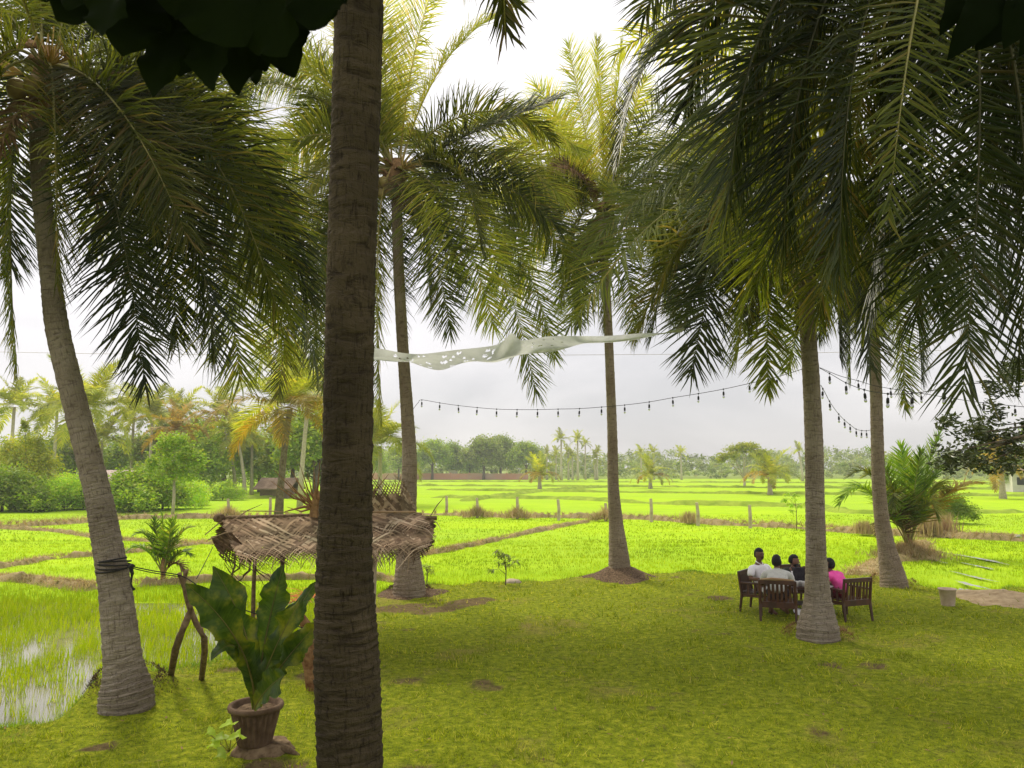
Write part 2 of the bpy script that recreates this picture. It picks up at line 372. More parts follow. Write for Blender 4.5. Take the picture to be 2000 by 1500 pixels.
def bez(b, c, t, n=14):
    u = np.linspace(0, 1, n)[:, None]; b, c, t = map(lambda q: np.asarray(q, float), (b, c, t))
    return (1 - u) ** 2 * b + 2 * u * (1 - u) * c + u * u * t
def trunk(parent, P, rads, mat, seg=.045, n=30, seed=1, rings=.05, name='trunk', bump=.03):
    r = np.random.default_rng(seed); off = world_off(parent)
    P = np.asarray(P, float) - off
    Ltot = np.linalg.norm(np.diff(P, axis=0), axis=1).sum(); k = max(8, int(Ltot / seg))
    C = smoothpts(P, k); rr = np.interp(np.linspace(0, 1, k), np.linspace(0, 1, len(rads)), rads)
    T = unit(np.gradient(C, axis=0)); a = unit(np.cross(T, [0, 1., 0])); bb = np.cross(T, a)
    th = np.linspace(0, 2 * math.pi, n + 1); s = np.linspace(0, Ltot, k)
    # leaf-scar rings: each steps out then in, slightly tilted
    per = rings * (1.6 + .5 * np.sin(s * 1.7)); ph = np.cumsum(seg / per)
    tilt = .5 * np.sin(s * .9)[:, None] * np.cos(th + 1.0)[None]
    saw = ((ph[:, None] + tilt + .12 * np.sin(3 * th + s[:, None] * 3)) % 1.0)
    low = np.repeat(r.normal(0, 1, (k, 1)), n + 1, 1); low = np.convolve(low[:, 0], np.ones(7) / 7, 'same')[:, None]
    nz = r.normal(0, 1, (k, n)); nz = np.concatenate([nz, nz[:, :1]], 1)
    lump = np.sin(2 * th[None] + s[:, None] * .7) * .02 + np.sin(3 * th[None] - s[:, None] * 1.1) * .015
    flare = np.clip(1 - s / .5, 0, 1)[:, None] ** 1.5 * .07 * np.sin(7 * th + 1.3)[None]
    rad = rr[:, None] * (1 + bump * 1.7 * (saw - .5) + .012 * low + .008 * nz + lump + flare)
    V = C[:, None, :] + a[:, None, :] * (rad * np.cos(th)[None])[..., None] + bb[:, None, :] * (rad * np.sin(th)[None])[..., None]
    V = V.reshape(-1, 3); uv = np.stack(np.broadcast_arrays((th / (2 * math.pi))[None], s[:, None]), -1).reshape(-1, 2)
    i = np.arange(k - 1)[:, None] * (n + 1) + np.arange(n)[None]
    q = np.stack([i, i + 1, i + n + 2, i + n + 1], -1).reshape(-1, 4)
    return link(name, mesh_np(name, V, [q], mat, True, uv), parent)
def blades(name, P, h, wd, mat, seed=0, lean=.35, segs=1, kind='stuff', parent=None, label=None, cat=None, link_=True):
    r = np.random.default_rng(seed); n = len(P); P = np.asarray(P, float)
    a = r.uniform(0, 2 * math.pi, n); b = r.uniform(0, 2 * math.pi, n)
    W = np.stack([np.cos(a), np.sin(a), np.zeros(n)], 1); D = np.stack([np.cos(b), np.sin(b), np.zeros(n)], 1)
    h = np.broadcast_to(h, (n,)) * r.uniform(.6, 1.25, n); wd = np.broadcast_to(wd, (n,)) * r.uniform(.7, 1.2, n)
    ln = (r.uniform(.1, 1, n) * lean * h)[:, None]; H = h[:, None] * np.array([0, 0, 1.])
    if segs == 1:
        V = np.stack([P - W * wd[:, None] / 2, P + W * wd[:, None] / 2, P + H + D * ln], 1).reshape(-1, 3)
        F_ = [np.arange(3 * n).reshape(-1, 3)]
    else:
        mid = P + H * .6 + D * ln * .3
        V = np.stack([P - W * wd[:, None] / 2, P + W * wd[:, None] / 2, mid + W * wd[:, None] * .4, mid - W * wd[:, None] * .4, P + H * .92 + D * ln], 1).reshape(-1, 3)
        b5 = (np.arange(n) * 5)[:, None]; F_ = [b5 + np.array([[0, 1, 2, 3]]), b5 + np.array([[3, 2, 4]])]
    me = mesh_np(name, V, F_, mat)
    o = link(name, me, parent); return tag(o, label, cat, None, kind)
def leafquads(C, size, r, flat=.5, aspect=.62):
    """diamond leaves (two triangles each, folded) at centres C."""
    n = len(C); d = unit(r.normal(0, 1, (n, 3)) * [1, 1, flat]); e = unit(np.cross(d, unit(r.normal(0, 1, (n, 3)) + [0, 0, 1.2])))
    s = size * r.uniform(.6, 1.3, n)[:, None]
    nn = unit(np.cross(d, e)) * s * .12
    V = np.stack([C - d * s * .5, C + e * s * aspect * .5 + nn, C + d * s * .5, C - e * s * aspect * .5 + nn], 1).reshape(-1, 3)
    b = (np.arange(n) * 4)[:, None]
    return V, np.concatenate([b + np.array([[0, 1, 2]]), b + np.array([[0, 2, 3]])], 0)
def crown_pts(lobes, n, r, shell=.55):
    """points gathered in clumps on the lobes (cx,cy,cz,rx,ry,rz)."""
    out = []; tot = sum(l[3] * l[5] for l in lobes)
    for l in lobes:
        m = max(8, int(n * l[3] * l[5] / tot)); nc = max(3, m // 40)
        d = unit(r.normal(0, 1, (nc, 3))); d[:, 2] = np.where(d[:, 2] < -.5, -d[:, 2], d[:, 2])
        cc = d * (shell + (1 - shell) * r.random((nc, 1))) * l[3:6] + l[:3]
        k = r.integers(0, nc, m); out.append(cc[k] + r.normal(0, 1, (m, 3)) * np.array(l[3:6]) * .17)
    return np.concatenate(out)
def tree_meshes(key, lobes, n, size, matk, h, tr=.2, seed=0, limbs=True, bark='limb', flat=.5, shell=.55, fork=.45):
    r = np.random.default_rng(seed); C = crown_pts([np.array(l, float) for l in lobes], n, r, shell)
    V, T = leafquads(C, size, r, flat); cm = mesh_np('crown', V, [T], M[matk])
    m = MB(); x = 0; top = h * fork
    m.tube([(0, 0, -.4), (.05 * h * .2, 0, top * .5), (0, 0, top)], [tr * 1.25, tr, tr * .8], 8)
    if limbs:
        for l in lobes:
            e = (l[0] * .75, l[1] * .75, l[2] + l[5] * .2)
            mid = (l[0] * .35 + r.normal(0, .1), l[1] * .35, top + (e[2] - top) * .55)
            m.tube([(0, 0, top * .92), mid, e], [tr * .62, tr * .4, tr * .12], 6)
    return cm, m.mesh('trunk', M[bark], True)
def put_tree(name, meshes, loc, label, cat, rz=0, s=1, group=None, sz=None):
    t = empty(name, loc, rz, label, cat, group); t.scale = (s, s, sz or s)
    link('crown', meshes[0], t); link('trunk', meshes[1], t); return t

# ------------------------------------------------------------------ SETTING: ground sheet, water, fields, bunds, lawn
def flatgrid(name, x0, x1, y0, y1, z, mat):
    me = mesh_np(name, [(x0, y0, z), (x1, y0, z), (x1, y1, z), (x0, y1, z)], [[[0, 1, 2, 3]]], mat)
    return tag(link(name, me), kind='structure')
m, nt, o = newmat('far_ground')
nz = noise(nt, .04, 5, .6); nz2 = noise(nt, 1.5, 4, .6)
col = ramp(nt, [(.35, (.13, .20, .02)), (.65, (.26, .34, .035))], nz)
pbsdf(nt, o, mixc(nt, .25, col, ramp(nt, [(.4, (.14, .20, .03)), (.6, (.32, .33, .10))], nz2)), .95, .05, bumpn(nt, nz2, .8, .15)); M['ground'] = m
flatgrid('ground', -2500, 2500, -400, 3500, -.42, m)
# shallow muddy water in the near paddies
m, nt, o = newmat('paddy_water_surface')
nz = noise(nt, 7, 3, .5)
col = ramp(nt, [(.35, (.13, .12, .07)), (.7, (.22, .20, .14))], noise(nt, .8, 4, .6))
p = pbsdf(nt, o, col, .05, .9, bumpn(nt, nz, .06, .01)); p.node.inputs['IOR'].default_value = 1.6
M['water'] = m
flatgrid('paddy_water', -70, 70, -12, 58, -.33, m)
# lawn edge, from the photograph's outline
EDGE = [(-900, 1700), (-400, 1560), (0, 1428), (110, 1398), (190, 1352), (300, 1315), (420, 1300), (560, 1262), (610, 1225), (700, 1180), (770, 1152), (900, 1141), (1000, 1143), (1150, 1128), (1300, 1123), (1460, 1128), (1600, 1128), (1700, 1126), (1770, 1143), (1850, 1158), (1930, 1160), (2000, 1152), (2300, 1150), (2800, 1160)]
EW = [gnd(a, b, -.12) for a, b in EDGE]
EU = np.array([p[0] / p[1] for p in EW]); EY = np.array([p[1] for p in EW])
def edge_s(x, y):
    yy = np.maximum(y, .5); u = x / yy
    return np.interp(u, EU, EY) - y + .25 * np.sin(x * 2.1 + y) + .12 * np.sin(x * 5.3)
MOUNDS = [(at(1210, 1115, 20.8)[:2], 1.15, .32), (gnd(798, 1158)[:2], 1.0, .12), (gnd(250, 1356)[:2], 1.1, .30), (gnd(1597, 1243)[:2], .8, .10), (gnd(1745, 1137)[:2], .9, .14), (gnd(1960, 1172)[:2], 1.6, .16)]
def lawn_z(x, y):
    s = edge_s(x, y); t = np.clip((s + .35) / .8, 0, 1); t = t * t * (3 - 2 * t)
    z = -.48 + .48 * t
    z = z + t * (.022 * np.sin(x * .9 + .5) * np.cos(y * .7) + .012 * np.sin(x * 3.1 + y * 1.7) + .008 * np.sin(x * 7 - y * 5.3))
    for (c, rad, hh) in MOUNDS: z = z + hh * np.exp(-((x - c[0]) ** 2 + (y - c[1]) ** 2) / (rad * .55) ** 2)
    return z
_nr = np.random.default_rng(77); _grids = [_nr.random((64, 64)) for _ in range(3)]
def vnoise(x, y, s, g=0):
    x = np.asarray(x, float) / s + 20; y = np.asarray(y, float) / s + 20; i = np.floor(x).astype(int); j = np.floor(y).astype(int); u = x - i; v = y - j; u = u * u * (3 - 2 * u); v = v * v * (3 - 2 * v); G_ = _grids[g]
    a = G_[i % 64, j % 64]; b = G_[(i + 1) % 64, j % 64]; c = G_[i % 64, (j + 1) % 64]; d = G_[(i + 1) % 64, (j + 1) % 64]
    return (a * (1 - u) + b * u) * (1 - v) + (c * (1 - u) + d * u) * v
BARE = [(at(820, 1185, 16.2)[:2], 1.3), (at(745, 1200, 14.5)[:2], 1.0), (at(590, 1310, 11)[:2], .7), (at(480, 1290, 11.6)[:2], .7), (at(520, 1475, 7.8)[:2], .5), (at(180, 1440, 8.3)[:2], .55), (at(940, 1166, 17.3)[:2], .8), (at(1420, 1160, 17.8)[:2], .5), (at(1590, 1215, 14.5)[:2], 1.1), (at(1640, 1290, 11.6)[:2], .7), (at(355, 1450, 8.1)[:2], .3), (at(800, 1475, 7.7)[:2], .35), (at(1290, 1405, 8.9)[:2], .4)]
def bare(x, y):
    n_ = .5 * vnoise(x, y, 1.1, 0) + .3 * vnoise(x, y, .42, 1) + .2 * vnoise(x, y, .17, 2)
    b = np.clip((n_ - .68) * 3.2, 0, .7)
    for c, rad in BARE: b = np.maximum(b, np.clip((n_ + .46 * np.exp(-((x - c[0]) ** 2 + (y - c[1]) ** 2) / rad ** 2) - .78) * 3, 0, .85))
    return b
gx = np.arange(-17, 20.01, .11); gy = np.arange(-6, 27, .11)
X, Y = np.meshgrid(gx, gy); Z = lawn_z(X, Y) + rng.normal(0, .004, X.shape)
# south of the house line the ground stays level
Vv = np.stack([X, Y, Z], -1).reshape(-1, 3); nx = len(gx)
i = (np.arange(len(gy) - 1)[:, None] * nx + np.arange(nx - 1)[None])
Qd = np.stack([i, i + 1, i + nx + 1, i + nx], -1).reshape(-1, 4)
m, nt, o = newmat('lawn_surface')
a = noise(nt, .55, 5, .65, dist=.6); b = noise(nt, 9, 6, .7); c = noise(nt, 2.6, 5, .7, dist=.4); f = noise(nt, 38, 4, .75)
g = ramp(nt, [(.30, (.08, .115, .006)), (.5, (.22, .27, .012)), (.7, (.42, .43, .03))], b)
g = mixc(nt, ramp(nt, [(.55, (0, 0, 0)), (.72, (1, 1, 1))], a), g, (.30, .24, .07))
br = ramp(nt, [(.3, (.085, .052, .028)), (.7, (.22, .145, .085))], b)
ab = nt.nodes.new('ShaderNodeAttribute'); ab.attribute_name = 'bare'; bf = maths(nt, 'ADD', ab.outputs['Fac'], maths(nt, 'MULTIPLY', maths(nt, 'SUBTRACT', f, .5), .9))
g = mixc(nt, ramp(nt, [(.3, (0, 0, 0)), (.55, (.9, .9, .9))], bf), g, br)
g = mixc(nt, ramp(nt, [(.36, (.85, .85, .85)), (.46, (0, 0, 0))], f), g, (.05, .042, .014))
pbsdf(nt, o, g, .95, .05, bumpn(nt, maths(nt, 'ADD', f, b), 1, .035)); M['lawn'] = m
lm_ = mesh_np('lawn', Vv, [Qd], m, True); at_ = lm_.attributes.new('bare', 'FLOAT', 'POINT'); at_.data.foreach_set('value', bare(Vv[:, 0], Vv[:, 1]).astype(np.float32))
tag(link('lawn', lm_), kind='structure')

# ---- bunds
def ridge(P, wid=.5, h=.28, z0=-.42, seed=0, name='bund', mat='bund', cut=.25):
    r = np.random.default_rng(seed); P = np.array(P)[:, :2]
    Ln = np.linalg.norm(np.diff(P, axis=0), axis=1).sum(); k = max(6, int(Ln / max(.15, wid * .4)))
    C = smoothpts(np.column_stack([P, np.zeros(len(P))]), k)[:, :2]; T = unit(np.gradient(C, axis=0)); N = np.stack([-T[:, 1], T[:, 0]], 1)
    prof = [(-1.3, 0), (-.75, .45), (-.35, .92), (0, 1), (.35, .9), (.75, .5), (1.3, 0)]; q = len(prof)
    wv = wid * (1 + .16 * np.convolve(r.normal(0, 1, k), np.ones(3) / 1.7, 'same')); tp_e = np.minimum(1, np.minimum(np.arange(k), np.arange(k)[::-1]) / 3.0); hv = (h + .1) * tp_e * (1 + .14 * np.convolve(r.normal(0, 1, k), np.ones(3) / 1.7, 'same'))
    V = np.stack([np.column_stack([C + N * (wv * a)[:, None] * .5 + r.normal(0, wid * .03, (k, 2)), z0 + (b * hv) + r.normal(0, h * .05, k) * (b > 0)]) for a, b in prof], 1)
    i = np.arange(k - 1)[:, None] * q + np.arange(q - 1)[None]
    Q = np.stack([i, i + 1, i + q + 1, i + q], -1).reshape(-1, 4)
    tag(link(name, mesh_np(name, V.reshape(-1, 3), [Q], M[mat], True)), kind='structure')
    return C, N, wv
def G(l, z=-.2): return [gnd(a, b, z) for a, b in l]
straw_P = []; straw_h = []
def strawon(C, N, wv, per_m, hh, seed, bh):
    r = np.random.default_rng(seed); Ln = np.linalg.norm(np.diff(C, axis=0), axis=1).sum(); n = int(Ln * per_m)
    k = r.integers(0, len(C), n); off = r.normal(0, .42, n) * wv[k]
    p = C[k] + N[k] * off[:, None]; straw_P.append(np.column_stack([p, -.42 + (bh + .09) * np.clip(1.12 - np.abs(off) / (wv[k] * .68), 0, 1) ** .6 - .02])); straw_h.append(np.full(n, hh) * r.uniform(.5, 1.5, n))
BUNDS = [
 ([(-250, 1042), (0, 1030), (120, 1024), (250, 1014), (420, 1012), (560, 1010), (850, 1006), (980, 1010), (1100, 1011), (1250, 1014), (1400, 1024), (1560, 1032), (1700, 1043), (1850, 1049), (2000, 1057), (2300, 1070)], 1.3, .34, 260, .22),
 ([(-200, 1025), (0, 1033), (100, 1038), (187, 1050), (270, 1057), (400, 1062), (560, 1068), (700, 1070), (845, 1072)], .6, .24, 200, .12),
 ([(-200, 1128), (0, 1109), (100, 1092), (187, 1086), (250, 1080), (317, 1072), (410, 1060)], .6, .26, 260, .12),
 ([(-200, 1110), (0, 1131), (67, 1136), (140, 1144), (186, 1149)], .65, .28, 300, .10),
 ([(256, 1142), (330, 1139), (400, 1136), (500, 1133), (620, 1131), (740, 1132), (800, 1140)], .42, .26, 260, .10),
 ([(812, 1086), (860, 1079), (900, 1071), (960, 1058), (1040, 1040), (1100, 1028), (1160, 1018)], .62, .26, 240, .12),
 ([(1660, 1140), (1690, 1120), (1725, 1098), (1780, 1088), (1800, 1070), (1795, 1052)], 1.3, .26, 260, .12),
]
BW = []
for j, (pl, wd_, hh, pm, sh) in enumerate(BUNDS):
    C, N, wv = ridge(G(pl), wd_, hh, seed=j); BW.append((C, wd_)); strawon(C, N, wv, pm, sh, j, hh)
for j, pl in enumerate([[(820, 972), (1100, 975), (1300, 985), (1560, 990), (1700, 1003), (2050, 1000)], [(820, 957), (1200, 962), (1600, 966), (2050, 970)], [(600, 948), (1000, 950), (1500, 953), (2050, 957)], [(-300, 975), (100, 985), (300, 978), (620, 972)], [(560, 941), (1200, 942), (2100, 946)], [(900, 980), (1040, 962), (1120, 955), (1240, 950)]]):
    ridge(G(pl), 1.5 if j else 2.2, .42, seed=30 + j, name='grassy_bund', mat='bundg')
# ---- rice plants standing in the water (thin where the photo shows open water)
def open_water(p):
    q = []
    for (px, py, rx, ry) in [(75, 1270, .42, 1.5), (60, 1370, .75, .8), (15, 1425, .9, .6), (175, 1305, .4, .6), (285, 1185, .5, .5), (345, 1190, .4, .4), (410, 1245, .4, .5), (1800, 1080, .45, 2.2), (1925, 1090, .25, 1.2), (1905, 1120, .25, 1.0), (1885, 1150, .5, .8), (1945, 1045, 2.2, 1.5), (1880, 1048, 1.0, 1.0)]:
        c = gnd(px, py, -.33); q.append(np.exp(-(((p[:, 0] - c[0]) / rx) ** 2 + ((p[:, 1] - c[1]) / ry) ** 2)))
    return np.max(q, 0)
# ---- field sheets of young rice beyond the near paddies
m, nt, o = newmat('young_rice_canopy')
a = noise(nt, .05, 3, .5); b = noise(nt, 3, 5, .7, stretch=(1, .35, 1)); c = noise(nt, .5, 4, .6, stretch=(.5, 1, 1))
g = ramp(nt, [(.3, (.28, .425, .003)), (.7, (.35, .49, .005))], b)
g = mixc(nt, .5, g, ramp(nt, [(.35, (.24, .44, .004)), (.65, (.40, .57, .015))], c))
g = mixc(nt, ramp(nt, [(.45, (0, 0, 0)), (.62, (.45, .45, .45))], a), g, (.27, .42, .035))
pbsdf(nt, o, g, .9, .05, bumpn(nt, b, .7, .08)); M['canopy'] = m
xs = np.concatenate([np.arange(-120, 12, 2.0), np.arange(12, 40, .25), np.arange(40, 121, 2.0)]); ys = np.concatenate([np.arange(17, 60, .5), np.arange(60, 236, 4.0)])
X, Y = np.meshgrid(xs, ys); ee = np.interp(X / Y, EU, EY)
Z = np.full(X.shape, -.20) + rng.normal(0, .012, X.shape)
Z = Z + np.where((Y < 30), -.22 * np.clip((22 - Y) / 5, 0, 1), 0)      # dips under the water near by
Vv = np.stack([X, Y, Z], -1).reshape(-1, 3); nx = len(xs); i = (np.arange(len(ys) - 1)[:, None] * nx + np.arange(nx - 1)[None])
Fq = np.stack([i, i + 1, i + nx + 1, i + nx], -1).reshape(-1, 4); 
tag(link('rice_field', mesh_np('rice_field', Vv, [Fq], m, True)), kind='structure')
def scatter_rice(y0, y1, dens, seed):
    r = np.random.default_rng(seed); A = (y1 - y0) * 1.6 * y1; n = int(A * dens)
    y = r.uniform(y0, y1, n); x = r.uniform(-.8 * y1, .8 * y1, n)
    k = (np.abs(x) < .80 * y + 1.5) & (edge_s(x, y) < -.02); x, y = x[k], y[k]
    p = np.column_stack([x, y]); ow = open_water(p) * (.75 + .5 * np.sin(x * 9 + 2 * np.sin(y * 6))) ; keep = r.random(len(p)) > np.clip(ow * 1.9, 0, .99)
    if y0 < 20:
        hole = (np.sin(x * 3.1 + 1.3 * np.sin(y * 2.3)) * np.sin(y * 2.7 + x * .6)); keep &= r.random(len(p)) > np.clip((hole - .55) * 1.1, 0, .7)
    p = p[keep]
    for C, wd_ in BW:
        if len(p) == 0: break
        q = C[::2]; d = np.full(len(p), 1e9)
        for s0 in range(0, len(q), 60): 
            d = np.minimum(d, np.sqrt(((p[:, None, :] - q[None, s0:s0 + 60]) ** 2).sum(-1)).min(1))
        p = p[d > wd_ * .48]
    return p
for j, (px, py, rx, ry) in enumerate([(1806, 1072, .14, 1.6), (1798, 1088, .16, 1.2), (1918, 1092, .10, 1.3), (1912, 1106, .06, .8), (1900, 1126, .07, .9), (1896, 1142, .10, .6), (1882, 1154, .25, .35), (1948, 1046, 1.6, .9), (1920, 1042, 1.0, .5), (1872, 1048, .8, .5)]):
    c = gnd(px, py, -.16); a = np.linspace(0, 2 * math.pi, 41)[:-1]; q = 1 + .30 * np.sin(3 * a + j) + .22 * np.sin(7 * a + 2 * j) + .12 * np.sin(13 * a)
    me = mesh_np('open_water', np.concatenate([[[c[0], c[1], -.155]], np.column_stack([c[0] + np.cos(a) * rx * q, c[1] + np.sin(a) * ry * q, np.full(40, -.155)])]), [[[0, i + 1, (i + 1) % 40 + 1] for i in range(40)]], M['water'])
    tag(link('open_water', me), kind='structure')
RP = []; RH = []; RW = []
for (y0, y1, dn, hh, ww, z, nb) in [(6, 11, 230, .24, .010, -.34, 3), (11, 16, 150, .25, .013, -.34, 3), (16, 24, 130, .20, .018, -.32, 3), (24, 34, 55, .12, .026, -.24, 3), (34, 52, 16, .10, .04, -.22, 2)]:
    p = scatter_rice(y0, y1, dn, int(y0)); q = np.repeat(p, nb, 0) + rng.normal(0, .02 + .0012 * y0, (len(p) * nb, 2))
    RP.append(np.column_stack([q, np.full(len(q), z)])); RH.append(np.full(len(q), hh)); RW.append(np.full(len(q), ww))
print('rice blades', sum(map(len, RP)))
blades('rice_plants', np.concatenate(RP), np.concatenate(RH), np.concatenate(RW), M['rice'], 5, .45, label='bright young rice seedlings standing in the flooded paddy', cat='rice')
# ---- lawn grass
def scatter_lawn(y0, y1, dens, seed):
    r = np.random.default_rng(seed); n = int((y1 - y0) * 1.56 * y1 * dens)
    y = r.uniform(y0, y1, n); x = r.uniform(-.78, .78, n) * y1
    k = (np.abs(x) < .78 * y + .6) & (edge_s(x, y) > -.25); x, y = x[k], y[k]
    cl = np.sin(x * 3.7 + 1.9 * np.sin(y * 2.9)) * np.sin(y * 4.3 + 1.3 * np.sin(x * 2.2)) + .5 * np.sin(x * 11 + y * 3) * np.sin(y * 13 - x * 4)
    k = r.random(len(x)) < np.clip(.66 + .5 * cl, .12, 1) * (1 - .9 * bare(x, y)); x, y = x[k], y[k]
    for (c, rad, hh) in MOUNDS:
        d = np.hypot(x - c[0], y - c[1]); k = (d > rad * .62) | (r.random(len(x)) < .12); x, y = x[k], y[k]
    return np.column_stack([x, y, lawn_z(x, y) - .004])
LP = []; LH = []; LW = []
for (y0, y1, dn, hh, ww) in [(4.6, 7.5, 1500, .032, .006), (7.5, 10.5, 900, .034, .008), (10.5, 15, 480, .038, .012), (15, 25, 170, .045, .020)]:
    p = scatter_lawn(y0, y1, dn, int(y0 * 7)); tf = np.clip((vnoise(p[:, 0], p[:, 1], .3, 1) - .55) * 4, 0, 1); LP.append(p); LH.append(hh * (1 + 1.1 * tf)); LW.append(ww * (1 + .3 * tf))
print('lawn blades', sum(map(len, LP)))
blades('lawn_grass', np.concatenate(LP), np.concatenate(LH), np.concatenate(LW), M['grass'], 6, 1.3, label='short patchy grass growing over the lawn', cat='grass')
# rank weeds along the lawn edge
r = np.random.default_rng(3); u = r.uniform(-.72, .8, 26000); yy = np.interp(u, EU, EY) + r.normal(.1, .3, len(u)); xx = u * yy
blades('edge_weeds', np.column_stack([xx, yy, lawn_z(xx, yy) - .01]), .085, .014, M['weed'], 8, .9, label='rank green weeds along the edge of the lawn', cat='weeds')
sp = np.concatenate(straw_P); print('straw', len(sp))
blades('dry_grass', sp, np.concatenate(straw_h), .022, M['straw'], 9, 1.6, label='dry straw lying and standing along the earth bunds', cat='dry grass')
# ------------------------------------------------------------------ PALMS
def palm(name, label, Y, tp, rads, crown, fr, mat='trunk', nr=8, flen=4.2, rmat=('frond', 'rib'), seed=1, z0=0.0, rfall=(1.3, 2.4), rel=(.1, 1.2), rll=1.0, nuts=0, dry=0, raz=None, n=165, w=.022, group=None, base=None, tn=28, **tk):
    b = at(tp[0][0], tp[0][1], Y) if base is None else np.array(base)
    if base is None: b[2] = min(b[2], float(lawn_z(b[0], b[1])) + .03)
    root = empty(name, b, 0, label, 'palm tree', group)
    P = [b - [0, 0, .25]] + [at(x, y, Y + (dy[0] if dy else 0)) for x, y, *dy in tp[1:]]
    trunk(root, P, rads, M[mat], seed=seed, n=tn, **tk)
    c = at(*crown); rr = random.Random(seed * 13 + 5)
    off = world_off(root)
    h = MB(); h.tube([c - off - [0, 0, .75], c - off - [0, 0, .3], c - off + [0, 0, .25]], [rads[-1] * 1.0, rads[-1] * 1.75, rads[-1] * .9], 12, jit=.3, seed=seed)
    for k in range(16):                                    # ragged fibre sheaths
        q = rr.uniform(0, 6.28); z = rr.uniform(-.6, .3); rr0 = rads[-1] * 1.2
        p = c - off + np.array([math.cos(q) * rr0, math.sin(q) * rr0, z]); d = np.array([math.cos(q), math.sin(q), rr.uniform(-.6, .9)])
        h.tube([p, p + d * .18, p + d * .3 + [0, 0, -.1]], [.05, .04, .008], 4)
    h.build('crownshaft', M['husk'], root, True)
    k = 0
    for f in fr:
        tip, ct = f[0], f[1]; mk = f[2] if len(f) > 2 else rmat; kw = dict(f[3]) if len(f) > 3 else {}
        lab = kw.pop('label', None); T3 = at(*tip); C3 = at(*ct)
        bb = c + unit(np.array([C3[0] - c[0], C3[1] - c[1], 0]) + 1e-6) * rads[-1] * .8
        kk = dict(leaf_len=1.0, droop=.9, n=n, w=w, twist=rr.choice([-1, 1]) * rr.uniform(.55, 1.25)); kk.update(kw); kk['leaf_len'] *= 1.1 if kk['leaf_len'] > .7 else 1
        frond(root, bez(bb, C3, T3, 16), mk[0], mk[1], lab, seed * 100 + k, **kk); k += 1
    for i in range(nr):
        a = rr.uniform(0, 6.28) if raz is None else R(rr.uniform(*raz)); a = a if raz else (i + rr.uniform(-.3, .3)) * 2.39996
        e = rel[0] + (rel[1] - rel[0]) * (1 - i / max(1, nr - 1)); fl = rfall[0] + (rfall[1] - rfall[0]) * rr.random()
        frond(root, arc(c + [math.sin(a) * .1, math.cos(a) * .1, 0], a, e, flen * rr.uniform(.85, 1.08), fl, 16), rmat[0], rmat[1], None, seed * 100 + 50 + i, leaf_len=rll * rr.uniform(.9, 1.1), droop=rr.uniform(.5, 1.1), n=n, w=w, twist=rr.uniform(-.9, .9))
    for i in range(dry):
        a = rr.uniform(0, 6.28)
        frond(root, arc(c - [0, 0, .35], a, rr.uniform(-.9, -.3), flen * rr.uniform(.3, .5), .9, 10), 'frond_dry', 'rib_dry', 'withered brown hanging frond', seed * 100 + 80 + i, leaf_len=.5, droop=1.3, n=34, w=.035)
    for i in range(nuts):
        a = i * 2.4 + seed; rr1 = rads[-1] * 1.5 + .16; p = c - off + np.array([math.sin(a) * rr1, math.cos(a) * rr1, -.42 - .13 * (i % 3)])
        nm = MB(); nm.lathe(p, [(.02, -.14), (.09, -.11), (.125, -.02), (.11, .08), (.05, .13), (.01, .14)], 9); nm.build('coconut', M['nut'], root, True)
    for i in range(3 if nuts else 0):
        a = i * 2.1 + .4; p = c - off; s = MB()
        for j in range(14):
            bq = a + rr.uniform(-.5, .5); e = rr.uniform(-.2, .6); q = p + np.array([math.sin(a) * .3, math.cos(a) * .3, -.1])
            L1 = rr.uniform(.3, .6); s.tube([q, q + np.array([math.sin(bq) * math.cos(e), math.cos(bq) * math.cos(e), math.sin(e)]) * L1, q + np.array([math.sin(bq) * 1.2, math.cos(bq) * 1.2, -.2]) * L1], [.012, .009, .004], 4)
        s.build('flower_spray', M['flower'], root)
    return root
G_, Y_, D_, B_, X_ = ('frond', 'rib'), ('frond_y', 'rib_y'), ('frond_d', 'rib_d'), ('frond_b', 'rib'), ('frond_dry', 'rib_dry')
def rp(px, Y): return px / 1500 * Y / 2

# big trunk right in front of the camera
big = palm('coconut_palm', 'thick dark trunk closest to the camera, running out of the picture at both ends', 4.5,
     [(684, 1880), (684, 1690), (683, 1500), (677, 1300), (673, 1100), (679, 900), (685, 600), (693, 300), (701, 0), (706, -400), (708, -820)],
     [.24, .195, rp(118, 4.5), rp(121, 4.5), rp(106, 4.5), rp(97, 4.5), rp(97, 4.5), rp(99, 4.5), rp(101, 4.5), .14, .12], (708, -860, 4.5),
     [((987, 62, 4.0), (960, -900, 3.9), B_, dict(leaf_len=.5, droop=.5)), ((900, -60, 6.4), (880, -1100, 6)), ((250, -300, 6), (350, -1200, 5.6)), ((500, -200, 7.5), (600, -1100, 6.5)), ((1150, -250, 5), (1100, -1150, 4.8))], mat='trunk_dk', nr=12, seed=2, seg=.014, tn=72, rings=.075, bump=.03, flen=3.6, rel=(.1, 1.3))

